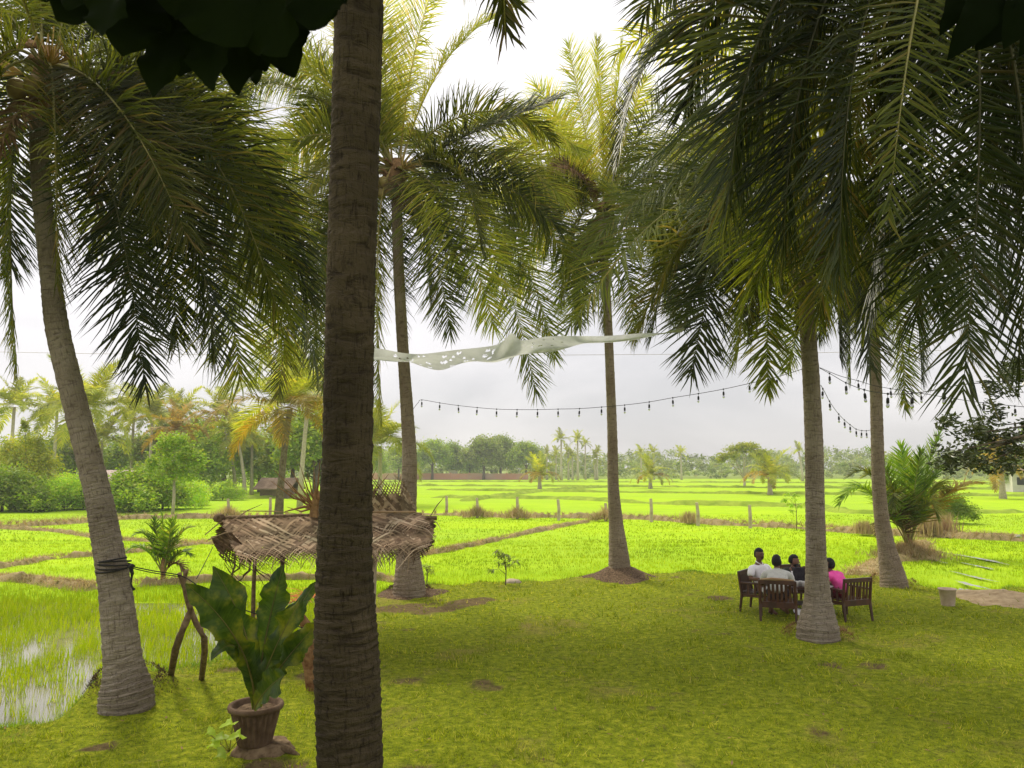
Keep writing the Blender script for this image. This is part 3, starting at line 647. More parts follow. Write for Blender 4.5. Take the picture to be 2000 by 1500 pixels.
palm('coconut_palm', 'leaning grey palm at far left with dark rope tied round its trunk', 9.6,
     [(250, 1366), (247, 1352), (240, 1290), (224, 1150), (205, 1040), (190, 960), (150, 800), (114, 650), (100, 545), (84, 400), (76, 260), (88, 140)],
     [.31, .30, .215, .182, .168, .152, .146, .14, .125, .115, .11, .115], (94, 132, 9.6),
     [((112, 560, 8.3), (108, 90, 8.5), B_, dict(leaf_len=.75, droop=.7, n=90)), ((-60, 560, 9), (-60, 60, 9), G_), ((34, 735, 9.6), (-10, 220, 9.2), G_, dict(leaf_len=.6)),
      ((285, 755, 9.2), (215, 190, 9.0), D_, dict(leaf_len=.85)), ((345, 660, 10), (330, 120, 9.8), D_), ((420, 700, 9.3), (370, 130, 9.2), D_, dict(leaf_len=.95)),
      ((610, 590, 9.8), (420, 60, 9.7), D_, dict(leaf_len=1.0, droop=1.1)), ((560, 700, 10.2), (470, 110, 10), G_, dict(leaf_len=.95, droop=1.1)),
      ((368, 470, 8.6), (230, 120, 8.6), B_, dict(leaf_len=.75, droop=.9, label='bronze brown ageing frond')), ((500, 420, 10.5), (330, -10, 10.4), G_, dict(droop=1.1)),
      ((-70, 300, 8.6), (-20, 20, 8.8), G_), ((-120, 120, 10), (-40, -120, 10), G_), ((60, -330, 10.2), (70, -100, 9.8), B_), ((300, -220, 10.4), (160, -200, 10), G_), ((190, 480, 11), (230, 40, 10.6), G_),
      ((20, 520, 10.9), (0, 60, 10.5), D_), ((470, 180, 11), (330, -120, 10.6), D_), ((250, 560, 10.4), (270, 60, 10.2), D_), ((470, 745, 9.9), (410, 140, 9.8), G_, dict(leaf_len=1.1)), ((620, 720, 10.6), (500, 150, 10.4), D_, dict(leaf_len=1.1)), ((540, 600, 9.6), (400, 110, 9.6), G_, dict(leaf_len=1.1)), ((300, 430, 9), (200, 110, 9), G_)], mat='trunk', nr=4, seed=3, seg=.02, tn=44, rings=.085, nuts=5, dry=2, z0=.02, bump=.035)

palm('coconut_palm', 'yellow-green palm rising directly behind the thatched shelter', 18.1,
     [(799, 1160), (799, 1140), (797, 1075), (797, 1000), (800, 900), (795, 800), (788, 700), (780, 560), (776, 440), (774, 350)],
     [.40, .36, .25, .20, .172, .152, .14, .135, .13, .13], (774, 330, 18.1),
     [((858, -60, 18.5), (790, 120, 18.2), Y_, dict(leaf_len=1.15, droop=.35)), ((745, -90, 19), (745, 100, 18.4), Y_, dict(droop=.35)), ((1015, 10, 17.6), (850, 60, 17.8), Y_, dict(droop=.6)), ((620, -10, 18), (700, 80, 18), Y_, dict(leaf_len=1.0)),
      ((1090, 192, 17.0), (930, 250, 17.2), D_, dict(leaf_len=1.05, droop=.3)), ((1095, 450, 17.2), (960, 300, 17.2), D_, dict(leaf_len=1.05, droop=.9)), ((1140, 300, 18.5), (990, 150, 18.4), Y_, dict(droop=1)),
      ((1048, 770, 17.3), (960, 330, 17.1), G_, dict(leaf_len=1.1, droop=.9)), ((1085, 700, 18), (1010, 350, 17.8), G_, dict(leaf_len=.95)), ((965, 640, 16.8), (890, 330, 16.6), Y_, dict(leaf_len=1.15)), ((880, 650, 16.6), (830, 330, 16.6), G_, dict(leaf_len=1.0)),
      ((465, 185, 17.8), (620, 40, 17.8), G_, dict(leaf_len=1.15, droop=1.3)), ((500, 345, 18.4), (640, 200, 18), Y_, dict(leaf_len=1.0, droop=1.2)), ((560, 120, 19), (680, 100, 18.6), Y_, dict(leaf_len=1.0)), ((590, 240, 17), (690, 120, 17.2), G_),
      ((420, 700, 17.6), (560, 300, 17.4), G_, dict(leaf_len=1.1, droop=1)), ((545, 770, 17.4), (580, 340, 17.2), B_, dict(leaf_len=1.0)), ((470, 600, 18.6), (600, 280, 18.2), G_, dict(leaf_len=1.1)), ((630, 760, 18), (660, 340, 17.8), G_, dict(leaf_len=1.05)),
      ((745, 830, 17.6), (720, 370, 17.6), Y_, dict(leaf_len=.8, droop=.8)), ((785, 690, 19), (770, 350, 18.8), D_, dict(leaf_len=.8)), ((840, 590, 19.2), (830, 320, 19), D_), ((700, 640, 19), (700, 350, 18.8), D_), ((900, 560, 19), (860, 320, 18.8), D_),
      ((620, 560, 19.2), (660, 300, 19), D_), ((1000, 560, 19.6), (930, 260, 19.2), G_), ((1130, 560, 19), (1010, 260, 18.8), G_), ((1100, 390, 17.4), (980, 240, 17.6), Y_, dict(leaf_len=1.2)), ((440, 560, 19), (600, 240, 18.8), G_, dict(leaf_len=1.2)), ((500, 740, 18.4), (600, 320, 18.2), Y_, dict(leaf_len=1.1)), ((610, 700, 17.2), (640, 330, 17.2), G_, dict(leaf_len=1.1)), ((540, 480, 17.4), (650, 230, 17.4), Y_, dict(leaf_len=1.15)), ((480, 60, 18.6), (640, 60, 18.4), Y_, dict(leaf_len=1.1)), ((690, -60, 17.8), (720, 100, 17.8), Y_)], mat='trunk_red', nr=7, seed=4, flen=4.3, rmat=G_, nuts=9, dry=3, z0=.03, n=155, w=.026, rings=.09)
palm('coconut_palm', 'straight palm on a bare earth mound at the middle of the lawn edge', 20.8,
     [(1211, 1122), (1209, 1095), (1203, 1020), (1198, 950), (1196, 850), (1191, 720), (1186, 600), (1180, 500), (1177, 430)],
     [.32, .28, .185, .15, .135, .125, .12, .12, .12], (1176, 412, 22.3),
     [((1110, 85, 22.5), (1140, 240, 22.3), Y_, dict(leaf_len=1.1, droop=.3)), ((1165, 78, 22.7), (1180, 230, 22.5), Y_, dict(leaf_len=.9, droop=.25)), ((1215, 85, 22.3), (1200, 230, 22.3), Y_, dict(leaf_len=.9, droop=.25)), ((1262, 150, 22), (1230, 220, 22), Y_, dict(droop=.5)), ((1045, 165, 22), (1100, 230, 22), Y_, dict(leaf_len=1.1)),
      ((1412, 300, 21.4), (1300, 60, 21.4), G_, dict(leaf_len=1.3, droop=1.3)), ((1380, 400, 21), (1290, 150, 21), Y_, dict(leaf_len=1.2, droop=1.3)), ((960, 310, 21.6), (1060, 210, 21.6), Y_, dict(leaf_len=1.1, droop=1)), ((980, 470, 21.2), (1060, 290, 21.4), D_, dict(leaf_len=1.1)),
      ((1010, 580, 22), (1060, 340, 22), Y_, dict(leaf_len=1.1)), ((1095, 600, 21), (1110, 380, 21), G_, dict(leaf_len=1.15)), ((1130, 640, 21.8), (1130, 430, 21.6), D_, dict(leaf_len=.8)), ((1240, 660, 21), (1220, 420, 21), G_, dict(leaf_len=.9)), ((1310, 600, 21.6), (1280, 350, 21.6), G_, dict(leaf_len=1.1)), ((1370, 540, 22.4), (1300, 300, 22.2), G_, dict(leaf_len=1.1)),
      ((1080, 330, 20.6), (1120, 300, 21), X_, dict(leaf_len=.7, droop=.8, label='faded pinkish brown dry frond')), ((1020, 400, 23.4), (1080, 300, 23), Y_), ((1060, 500, 23.4), (1090, 360, 23), D_), ((1290, 480, 23.4), (1250, 300, 23), D_), ((990, 230, 22.4), (1080, 200, 22), Y_), ((930, 420, 21.4), (1040, 270, 21.2), Y_, dict(leaf_len=1.2)), ((960, 560, 21.8), (1050, 310, 21.6), G_, dict(leaf_len=1.2)), ((1400, 480, 21), (1310, 260, 21), G_, dict(leaf_len=1.2)), ((1330, 640, 21.4), (1290, 370, 21.2), D_, dict(leaf_len=1.1)), ((1180, 640, 20), (1185, 420, 20), B_, dict(leaf_len=.8))],
     mat='trunk_red', nr=6, seed=5, flen=4.2, rmat=G_, nuts=7, dry=6, z0=.2, n=150, w=.027, rings=.09)

palm('coconut_palm', 'pale palm standing in front of the seated men with a swollen base', 13.4,
     [(1597, 1246), (1597, 1226), (1597, 1165), (1594, 1080), (1592, 980), (1590, 870), (1584, 740), (1576, 620), (1574, 520), (1566, 420)],
     [.38, .34, .21, .165, .155, .15, .142, .135, .13, .125], (1562, 380, 13.4),
     [((1112, 640, 12.6), (1330, 280, 12.8), G_, dict(leaf_len=1.0, droop=.9)), ((1245, 650, 12.4), (1370, 310, 12.4), B_, dict(leaf_len=1.05, droop=.9, label='olive frond with reddish midrib')), ((1352, 730, 12.8), (1400, 380, 12.8), D_, dict(leaf_len=1.05)), ((1440, 700, 12), (1470, 400, 12), G_, dict(leaf_len=.95)),
      ((1500, 765, 13.2), (1490, 460, 13), G_, dict(leaf_len=.75)), ((1640, 700, 12.5), (1640, 430, 12.4), D_, dict(leaf_len=.8)), ((1690, 640, 13), (1690, 360, 13), G_, dict(leaf_len=.9)), ((1560, 640, 14.4), (1560, 440, 14.2), D_, dict(leaf_len=.8)), ((1410, 560, 14.2), (1450, 330, 14), D_),
      ((1200, 110, 14.4), (1390, -60, 14), Y_, dict(leaf_len=.95, droop=.8)), ((1330, 300, 14.6), (1450, 180, 14.2), Y_, dict(leaf_len=.9, droop=1)), ((1290, 480, 13.6), (1420, 250, 13.4), G_), ((1480, 30, 14), (1510, 200, 13.6), G_), ((1620, 0, 14), (1590, 160, 13.8), G_), ((1760, 150, 14), (1660, 160, 13.8), D_), ((1800, 380, 13.6), (1700, 220, 13.4), D_), ((1760, 560, 14.4), (1700, 300, 14), D_), ((1550, 560, 11.6), (1560, 330, 11.8), B_, dict(leaf_len=.8)), ((1340, 620, 13.8), (1420, 300, 13.6), D_), ((1150, 480, 13.6), (1360, 240, 13.4), G_, dict(leaf_len=1.1)), ((1230, 330, 14), (1400, 200, 13.8), G_, dict(leaf_len=1.1)), ((1460, 640, 12.8), (1500, 370, 12.6), B_, dict(leaf_len=1.0)), ((1700, 720, 13.6), (1700, 420, 13.4), D_)],
     mat='trunk', nr=6, seed=6, flen=4.0, rmat=D_, nuts=0, dry=1, z0=-.02, n=108, tn=36, rings=.08, seg=.03, w=.030)

palm('coconut_palm', 'palm with curved foot behind the planter bucket, right of the seated men', 19.4,
     [(1746, 1140), (1744, 1128), (1732, 1070), (1722, 1010), (1716, 940), (1713, 850), (1710, 740), (1705, 620), (1704, 520)],
     [.36, .31, .205, .17, .155, .15, .145, .14, .14], (1704, 470, 19.8),
     [((1540, 720, 19), (1600, 430, 19), G_, dict(leaf_len=.95)), ((1662, 745, 18.8), (1650, 500, 18.8), G_, dict(leaf_len=.65, droop=1)), ((1768, 800, 19.2), (1760, 500, 19), G_, dict(leaf_len=.75)), ((1800, 740, 18.6), (1790, 440, 18.6), D_, dict(leaf_len=.95)), ((1900, 700, 19), (1860, 400, 19), D_, dict(leaf_len=1)),
      ((1480, 600, 20), (1570, 380, 20), D_), ((1940, 560, 20), (1850, 330, 20), D_), ((1600, 660, 20.4), (1630, 430, 20), D_), ((1850, 640, 20.6), (1800, 420, 20.4), D_), ((1720, 640, 21), (1710, 500, 20.6), D_)],
     mat='trunk_red', nr=8, seed=7, flen=4.2, rmat=D_, dry=2, z0=.05, n=150, w=.027, rings=.09)

b6 = gnd(2190, 1560, 0)
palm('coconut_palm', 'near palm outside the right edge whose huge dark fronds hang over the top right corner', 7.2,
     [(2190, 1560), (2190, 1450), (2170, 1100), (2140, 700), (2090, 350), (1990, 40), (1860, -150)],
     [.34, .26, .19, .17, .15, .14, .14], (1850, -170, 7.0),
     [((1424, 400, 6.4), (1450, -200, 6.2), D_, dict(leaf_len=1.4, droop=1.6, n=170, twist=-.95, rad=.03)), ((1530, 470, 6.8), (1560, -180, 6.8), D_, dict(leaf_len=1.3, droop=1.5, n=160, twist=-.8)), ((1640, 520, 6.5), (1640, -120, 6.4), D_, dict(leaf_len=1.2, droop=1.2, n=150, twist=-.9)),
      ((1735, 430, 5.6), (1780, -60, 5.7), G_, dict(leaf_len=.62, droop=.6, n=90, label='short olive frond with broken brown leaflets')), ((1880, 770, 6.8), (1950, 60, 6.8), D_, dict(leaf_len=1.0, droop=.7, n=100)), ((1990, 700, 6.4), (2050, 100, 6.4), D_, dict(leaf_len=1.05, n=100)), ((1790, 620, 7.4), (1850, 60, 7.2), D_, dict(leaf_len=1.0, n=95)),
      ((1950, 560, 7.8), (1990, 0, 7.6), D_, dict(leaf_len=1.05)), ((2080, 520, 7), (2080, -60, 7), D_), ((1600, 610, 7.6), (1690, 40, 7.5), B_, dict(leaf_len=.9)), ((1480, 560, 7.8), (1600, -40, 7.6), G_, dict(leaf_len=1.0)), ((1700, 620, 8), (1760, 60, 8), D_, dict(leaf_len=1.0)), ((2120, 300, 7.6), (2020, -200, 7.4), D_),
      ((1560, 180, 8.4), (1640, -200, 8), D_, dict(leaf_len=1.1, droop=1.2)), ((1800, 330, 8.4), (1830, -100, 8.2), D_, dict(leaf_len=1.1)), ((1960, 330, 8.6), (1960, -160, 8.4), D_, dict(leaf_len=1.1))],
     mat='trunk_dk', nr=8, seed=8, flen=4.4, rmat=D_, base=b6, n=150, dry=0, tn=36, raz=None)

# ---- young palms without a trunk
def young(label, px, py, z, fr, mk=G_, seed=1, group=None, **kw):
    b = gnd(px, py, z); root = empty('young_palm', b, 0, label, 'young palm', group)
    m = MB(); m.tube([(0, 0, -.15), (0, 0, .25), (0, 0, .7)], [kw.get('br', .12), kw.get('br', .12) * .8, .05], 8, jit=.3); m.build('stem', M['husk'], root, True)
    Y = b[1]
    for k, f in enumerate(fr):
        (tx, ty, dy), (cx, cy, dc) = f[0], f[1]; q = f[2] if len(f) > 2 else mk
        frond(root, bez(b + [0, 0, .15], at(cx, cy, Y + dc), at(tx, ty, Y + dy), 14), q[0], q[1], None, seed * 50 + k, leaf_len=kw.get('ll', .6), droop=kw.get('dr', .5), n=kw.get('n', 44), w=kw.get('w', .05), start=kw.get('st', .3), rad=.02)
    return root
YG = ('frond_fresh', 'rib')
G_ = YG
young('small coconut seedling palm on the paddy bund right of the leaning palm', 318, 1134, -.2,
      [((318, 1005, 0), (322, 1060, 0), YG), ((262, 1045, -.2), (290, 1020, -.1), YG), ((250, 1075, -.3), (285, 1050, -.2), YG), ((345, 1010, .1), (335, 1050, 0), YG), ((375, 1030, .3), (345, 1030, .1)), ((372, 1085, -.1), (352, 1060, 0), YG), ((300, 1012, .3), (308, 1050, .2), YG), ((335, 1015, -.3), (332, 1050, -.2), YG), ((360, 1120, 0), (345, 1080, 0), X_)], seed=21, ll=.42, n=40, br=.08, w=.035)
young('spreading young palm on a grassy hump right of the curved palm', 1776, 1082, -.1,
      [((1700, 880, 0), (1740, 900, 0), YG), ((1640, 985, -.5), (1690, 890, -.3), YG), ((1760, 870, .4), (1770, 950, .2), YG), ((1835, 845, 0), (1800, 930, 0), YG), ((1870, 900, -.3), (1810, 900, -.2), YG), ((1850, 960, .5), (1820, 900, .3)), ((1920, 945, .4), (1840, 930, .3), ('frond_gold', 'rib_y')), ((1800, 880, -.8), (1785, 930, -.5), YG), ((1690, 930, .8), (1735, 900, .5)), ((1745, 990, -1), (1740, 910, -.7)), ((1830, 1010, -.6), (1815, 930, -.4)), ((1720, 1040, 0), (1745, 960, -.2), X_), ((1660, 930, .3), (1710, 880, .2))], seed=22, ll=.85, n=80, br=.22, w=.045, st=.28)

# ---- background palms: shared frond meshes, one object per frond
PROTO = {}
for key, e0, fall, dr in (('a', 1.35, .7, .35), ('b', .95, 1.5, .6), ('c', .55, 1.8, .9), ('d', .05, 1.5, 1.1)):
    for md in ('far', 'mid'):
        C = arc((0, 0, 0), 0, e0, 4.2, fall, 11); n_ = 46 if md == 'far' else 90
        V, Q, T = frond_geo(C, leaf_len=.95, n=n_, w=.10 if md == 'far' else .055, droop=dr, seed=hash(key) % 97 if False else ord(key), start=.1, K=3, detail=False)
        PROTO[key, md] = mesh_np('frond', V, [Q, T], M['frond_far'])
NB = [0]
def bgpalm(px, py, Y, base=None, label=None, md='far', s=1, matk=None, group=None, lean=0, nf=20, r0=.2, gold=0, ztop=None, bark='limb_pale', skip_low=False, zb=-.35):
    NB[0] += 1; rr = random.Random(NB[0] * 7)
    c = at(px, py, Y); b = np.array([c[0] + lean, Y, zb]) if base is None else np.array([(base - 1000) / F * Y, Y, zb])
    t = empty('coconut_palm', b, 0, label, 'palm tree', group)
    h = c - b; m = MB(); m.tube([(0, 0, -.3), (h[0] * .15, 0, h[2] * .3), (h[0] * .5, 0, h[2] * .65), tuple(h)], [r0 * 1.5, r0, r0 * .85, r0 * .75], 8)
    m.build('trunk', M[bark], t, True)
    for i in range(nf):
        u = i / nf; key = 'a' if u < .2 else 'b' if u < .5 else 'c' if u < .8 else 'd'
        if skip_low and key == 'd': key = 'c'
        o = bpy.data.objects.new('frond', PROTO[key, md]); COL.objects.link(o); o.parent = t; o.location = tuple(h)
        o.rotation_euler = (rr.uniform(-.15, .15), rr.uniform(-.3, .3), i * 2.39996 + rr.uniform(-.3, .3)); q = s * rr.uniform(.85, 1.1); o.scale = (q, q, q)
        mk = matk
        if gold and (key in 'cd') and rr.random() < gold: mk = 'frond_gold'
        if mk: o.material_slots[0].link = 'OBJECT'; o.material_slots[0].material = M[mk]
    return t
GB = 'palms rising over the bushes at the left'
bgpalm(28, 795, 82, label='palm crown cut by the left edge above the yellow-green creeper bush', group=GB, s=1.1)
bgpalm(112, 800, 88, label='palm just left of the leaning trunk among the background palms', group=GB, s=1.1)
bgpalm(172, 800, 62, 160, label='large drooping palm partly hidden behind the leaning trunk', group=GB, md='mid', s=1.25, nf=18)
bgpalm(262, 805, 98, label='first of the pair of pale palms over the pinkish roof', group=GB, s=1.15)
bgpalm(298, 812, 92, label='second of the pair of pale palms over the pinkish roof', group=GB, s=1.1)
bgpalm(352, 806, 104, label='palm crown standing behind the orange tinted palm', group=GB, s=1.1)
bgpalm(343, 842, 84, 341, label='orange tinted palm above the slender green tree', group=GB, s=1.0, matk='frond_gold')
bgpalm(432, 815, 92, 466, label='golden palm with thin slanting trunk left of the yellow palm', group=GB, s=1.1, gold=.8)
bgpalm(462, 850, 86, 484, label='small background palm over the banana clump', group=GB, s=.95)
bgpalm(492, 862, 92, 496, label='short pale trunked palm behind the banana clump', group=GB, s=.8)
bgpalm(566, 800, 45, 549, label='yellow-green palm with full crown standing behind the thatched shelter', md='mid', s=1.18, nf=20, gold=.9, r0=.22, bark='limb', zb=-.4)
bgpalm(604, 772, 62, 590, label='tall palm whose crown peeps out left of the big dark trunk', md='mid', s=1.1, nf=16, gold=.4)
bgpalm(742, 872, 66, 745, label='low green palm between the big dark trunk and the palm behind the shelter', md='mid', s=1.2, nf=18)
bgpalm(200, 860, 95, 202, label='thin trunked palm right of the leaning trunk', s=1.0)
GF = 'tall thin palms over the distant wood'
bgpalm(1096, 858, 205, label='tall thin palm over the distant wood, first right of the round trees', group=GF, r0=.28, s=.8, nf=13)
bgpalm(1128, 860, 205, label='tall thin palm over the distant wood, second right of the round trees', group=GF, r0=.28, s=.8, nf=13)
bgpalm(1143, 868, 215, label='thin pale palm over the distant wood, third right of the round trees', group=GF, r0=.22, s=.6, nf=11)
FARP = ['small palm crown against the wood left of the first tall thin palm', 'small palm crown just under the first tall thin palm', 'small palm crown between the first and second tall thin palms', 'low palm crown just left of the second tall thin palm', 'small palm crown midway from the thin palms to the mound palm trunk', 'low palm crown below the one left of the mound palm trunk', 'small palm crown well right of the mound palm trunk in the wood', 'small palm crown second right of the mound palm trunk', 'small palm crown first right of the mound palm trunk']
for k, (px, py) in enumerate([(1068, 886), (1086, 888), (1110, 884), (1118, 892), (1166, 886), (1162, 896), (1330, 886), (1276, 884), (1252, 884)]):
    bgpalm(px, py, 212, label=FARP[k], group='small palm crowns in the distant wood', r0=.25, s=.7, nf=11)
bgpalm(1560, 882, 190, 1564, label='lone pale trunked palm left of the trunk in front of the men', r0=.3, s=.7, nf=12)
bgpalm(1054, 930, 118, label='short yellowish palm in the far field beside the red wall end', s=1.0, nf=16, matk='frond_far', gold=.5, skip_low=True, r0=.3)
bgpalm(1270, 930, 120, label='short spreading palm in the far field right of the mound palm', s=.9, nf=16, gold=.5, skip_low=True, r0=.3)
bgpalm(1503, 932, 92, label='bushy yellow palm beside the flat topped tree', s=1.0, nf=18, gold=.5, skip_low=True, r0=.3)
bgpalm(1955, 915, 80, label='orange palm in front of the white house at the right', s=.95, nf=15, matk='frond_gold', r0=.3)

# ------------------------------------------------------------------ trees and bushes
round1 = tree_meshes('r1', [(0, 0, 6.2, 4.2, 4, 3.4), (-3, 0, 4.6, 2.8, 3, 2.6), (3, .5, 5, 3, 3, 2.8)], 8000, .50, 'leaf_g', 8, .3, 1, flat=.6)
round2 = tree_meshes('r2', [(0, 0, 6.8, 3.6, 3.6, 2.8), (-2.6, 0, 5.2, 2.6, 2.6, 2.4), (2.4, 0, 4.4, 2.6, 2.8, 2.4), (0, -1, 4, 3, 2.6, 2.2)], 8000, .50, 'leaf_m', 8, .28, 2)
round3 = tree_meshes('r3', [(0, 0, 5.2, 2.8, 2.8, 3.6), (1, 0, 3.4, 2.4, 2.4, 2)], 5600, .46, 'leaf_l', 7.5, .22, 3)
bush1 = tree_meshes('b1', [(0, 0, 1.0, 2.2, 1.6, 1.2), (1.6, .3, .8, 1.6, 1.3, 1.0), (-1.7, -.2, .8, 1.6, 1.2, 1.0), (.3, .2, 1.9, 1.1, 1, .8)], 8000, .19, 'leaf_l', 1.6, .08, 4, fork=.3)
bush2 = tree_meshes('b2', [(0, 0, 1.3, 1.8, 1.4, 1.5), (1.2, 0, .8, 1.3, 1.2, .9), (-1.1, 0, .7, 1.3, 1.2, .8)], 8000, .18, 'leaf_l', 1.8, .08, 5, fork=.3)
creep = tree_meshes('cr', [(0, 0, 4.6, 1.5, 1.3, 2.2), (1.4, 0, 3.4, 1.7, 1.3, 1.8), (-1.6, 0, 3.8, 1.6, 1.3, 2.4), (.2, 0, 1.8, 2.8, 1.5, 1.8), (-.6, 0, 6.8, .5, .5, 1.4)], 13000, .20, 'leaf_y', 6, .15, 6, fork=.4)
dark1 = tree_meshes('d1', [(0, 0, 4.6, 3.2, 3, 3.2), (-2.6, 0, 3.6, 2.4, 2.6, 2.8), (2.6, 0, 3.4, 2.6, 2.6, 2.8), (0, -.8, 2, 3.4, 2.4, 2)], 9000, .36, 'leaf_g', 6.5, .22, 7)
slim = tree_meshes('sl', [(0, 0, 4.0, 1.3, 1.1, 1.2), (1.1, 0, 3.2, 1.2, 1, .9), (-1.0, 0, 2.8, 1.0, .9, .9), (.2, 0, 2.4, 1.5, 1, .7)], 5000, .21, 'leaf_l', 4.6, .10, 8, bark='limb_pale', fork=.5)
flat_t = tree_meshes('ft', [(0, 0, 9.2, 4.2, 3.6, 1.5), (-4, 0, 7.6, 2.8, 2.6, 1.3), (4, 0, 7.9, 3, 2.6, 1.4), (1.6, 0, 10, 3, 2.4, 1.2), (-6, 0, 6.6, 1.6, 1.4, 1), (6, 0, 6.9, 1.8, 1.5, 1.1)], 9000, .42, 'leaf_y', 9, .35, 9, bark='limb_pale', fork=.28, shell=.35)
def tt(ms, px, Y, label, cat, name='broadleaf_tree', s=1, rz=0, zb=-.35, group=None, sz=None): return put_tree(name, ms, ((px - 1000) / F * Y, Y, zb), label, cat, rz, s, group, sz)
GR = 'round crowned trees behind the red wall'
tt(round1, 845, 215, 'round green tree with pale trunk, right of the palm behind the shelter', 'tree', s=1.15, group=GR, rz=.4)
tt(round3, 882, 222, 'narrow light green tree, second from the left behind the red wall', 'tree', s=1.2, group=GR)
tt(round2, 945, 215, 'broad olive green tree at the middle of the round trees behind the red wall', 'tree', s=1.25, group=GR)
tt(round1, 978, 225, 'broad green tree joined to the olive one behind the red wall', 'tree', s=1.3, group=GR, rz=2)
tt(round1, 1028, 218, 'rounded deep green tree above the right end of the red wall', 'tree', s=1.1, group=GR, rz=3.4)
tt(round3, 918, 230, 'small light green tree left of the broad olive one behind the wall', 'tree', s=1.0, group=GR, rz=1)
tt(round2, 780, 210, 'olive tree hidden behind the shelter palm trunk at the wall', 'tree', s=1.0, group=GR, rz=1.3)
tt(round1, 725, 170, 'leafy tree filling the gap right of the big dark trunk', 'tree', s=.85, rz=2.3)
tt(flat_t, 1450, 128, 'flat topped yellow-green tree alone in the far field', 'tree', s=.62, sz=.68)
for k, (px, Y, s, ms, lb) in enumerate([(-40, 100, 1.0, dark1, 'dense green tree at the far left edge'), (70, 104, 1.0, dark1, 'dark green tree behind the creeper covered bush'), (225, 106, .95, dark1, 'dark green tree over the pinkish roof'), (300, 116, .9, round2, 'olive crown under the pair of pale palms'), (398, 88, 1.05, dark1, 'deep green tree right of the orange tinted palm'), (440, 100, 1.0, round1, 'wide green tree behind the golden palm'), (510, 104, 1.05, dark1, 'dark tree behind the banana clump'), (575, 96, 1.0, round2, 'olive tree behind the yellow palm'), (620, 90, 1.05, round1, 'green tree beside the big dark trunk at its left'), (660, 100, 1.2, dark1, 'tall green tree hidden by the big dark trunk'), (350, 100, 1.05, round2, 'olive green tree behind the slender tree'), (150, 98, .9, round2, 'olive tree behind the large drooping palm')]):
    tt(ms, px, Y, lb, 'tree', s=s, rz=k * 1.3, group='trees behind the left paddies')
tt(creep, 60, 60, 'yellow-green creeper covered bush tower at the left edge', 'bush', 'creeper_bush', s=.88)
tt(creep, -20, 64, 'yellow creeper bush cut by the left edge', 'bush', 'creeper_bush', s=.8, rz=2)
tt(slim, 345, 52, 'slender light green tree with a bare pale stem on the bund', 'tree', 'slender_tree', s=1.05, zb=-.2)
for k, (px, Y, s, ms, lb) in enumerate([(15, 56, 1.25, bush2, 'green bush at the left edge below the creepers'), (75, 57, 1.05, bush1, 'bright low bush in front of the whitewashed wall'), (135, 58, 1.0, bush2, 'round green bush left of the leaning trunk'), (172, 60, .8, bush1, 'low bush behind the leaning trunk'), (262, 56, 1.15, bush1, 'wide bright bush below the pinkish roof'), (300, 57, 1.3, bush2, 'tall green bush left of the slender tree'), (325, 60, 1.1, bush1, 'bush touching the slender tree from the left'), (385, 66, .8, bush2, 'small bush right of the slender tree'), (230, 60, .9, bush2, 'small bush just right of the leaning trunk'), (440, 76, .75, bush1, 'low bush before the banana clump'), (-60, 55, 1.2, bush1, 'bush beyond the left edge')]):
    tt(ms, px, Y, lb, 'bush', 'bush', s=s, rz=k * 2.1, group='bushes along the far side of the left paddies')
tt(dark1, 1985, 105, 'green tree beside the white house at the right edge', 'tree', s=.75)
tt(round2, 1935, 130, 'olive tree left of the white house', 'tree', s=.8, rz=1)
tt(round2, 2060, 100, 'tree beyond the right edge behind the white house', 'tree', s=.95, rz=2)
tt(bush2, 1842, 44, 'light green shrub behind the spreading young palm', 'bush', 'bush', s=.65, zb=-.2)
# the distant wood: one mass, 240 to 330 m off
r = np.random.default_rng(41); lobes = []
for layer, (Yl, hh, wdt) in enumerate([(235, 5.4, 4.2), (262, 7.6, 4.6), (300, 9.6, 5.2), (350, 12.0, 7)]):
    x = -60 if layer < 2 else -140
    while x < 250:
        H = hh * r.uniform(.75, 1.15); W_ = wdt * r.uniform(.7, 1.2)
        lobes.append((x, Yl + r.uniform(-6, 6), H * .62 - .4, W_, W_ * .8, H * .42)); lobes.append((x + W_ * .4, Yl + r.uniform(-8, 4), H * .28 - .4, W_ * .9, W_ * .7, H * .34)); x += W_ * r.uniform(.8, 1.5)
C = crown_pts([np.array(l, float) for l in lobes], 95000, r, .4); V, T = leafquads(C, .95, r, .5)
tag(link('distant_wood', mesh_np('distant_wood', V, [T], M['leaf_f'])), 'distant hazy wood closing the fields from side to side', 'wood', kind='stuff')
lobes = []
for x in np.arange(-190, -40, 3.2):
    H = 8 * r.uniform(.7, 1.15); lobes.append((x, 132 + r.uniform(-8, 8), H * .6, 4, 3, H * .42)); lobes.append((x, 126 + r.uniform(-5, 5), H * .22, 3.6, 3, H * .3))
C = crown_pts([np.array(l, float) for l in lobes], 40000, r, .4); V, T = leafquads(C, .6, r, .5)
tag(link('distant_wood', mesh_np('distant_wood', V, [T], M['leaf_m'])), 'dense undergrowth and trees behind the left palms', 'wood', kind='stuff')
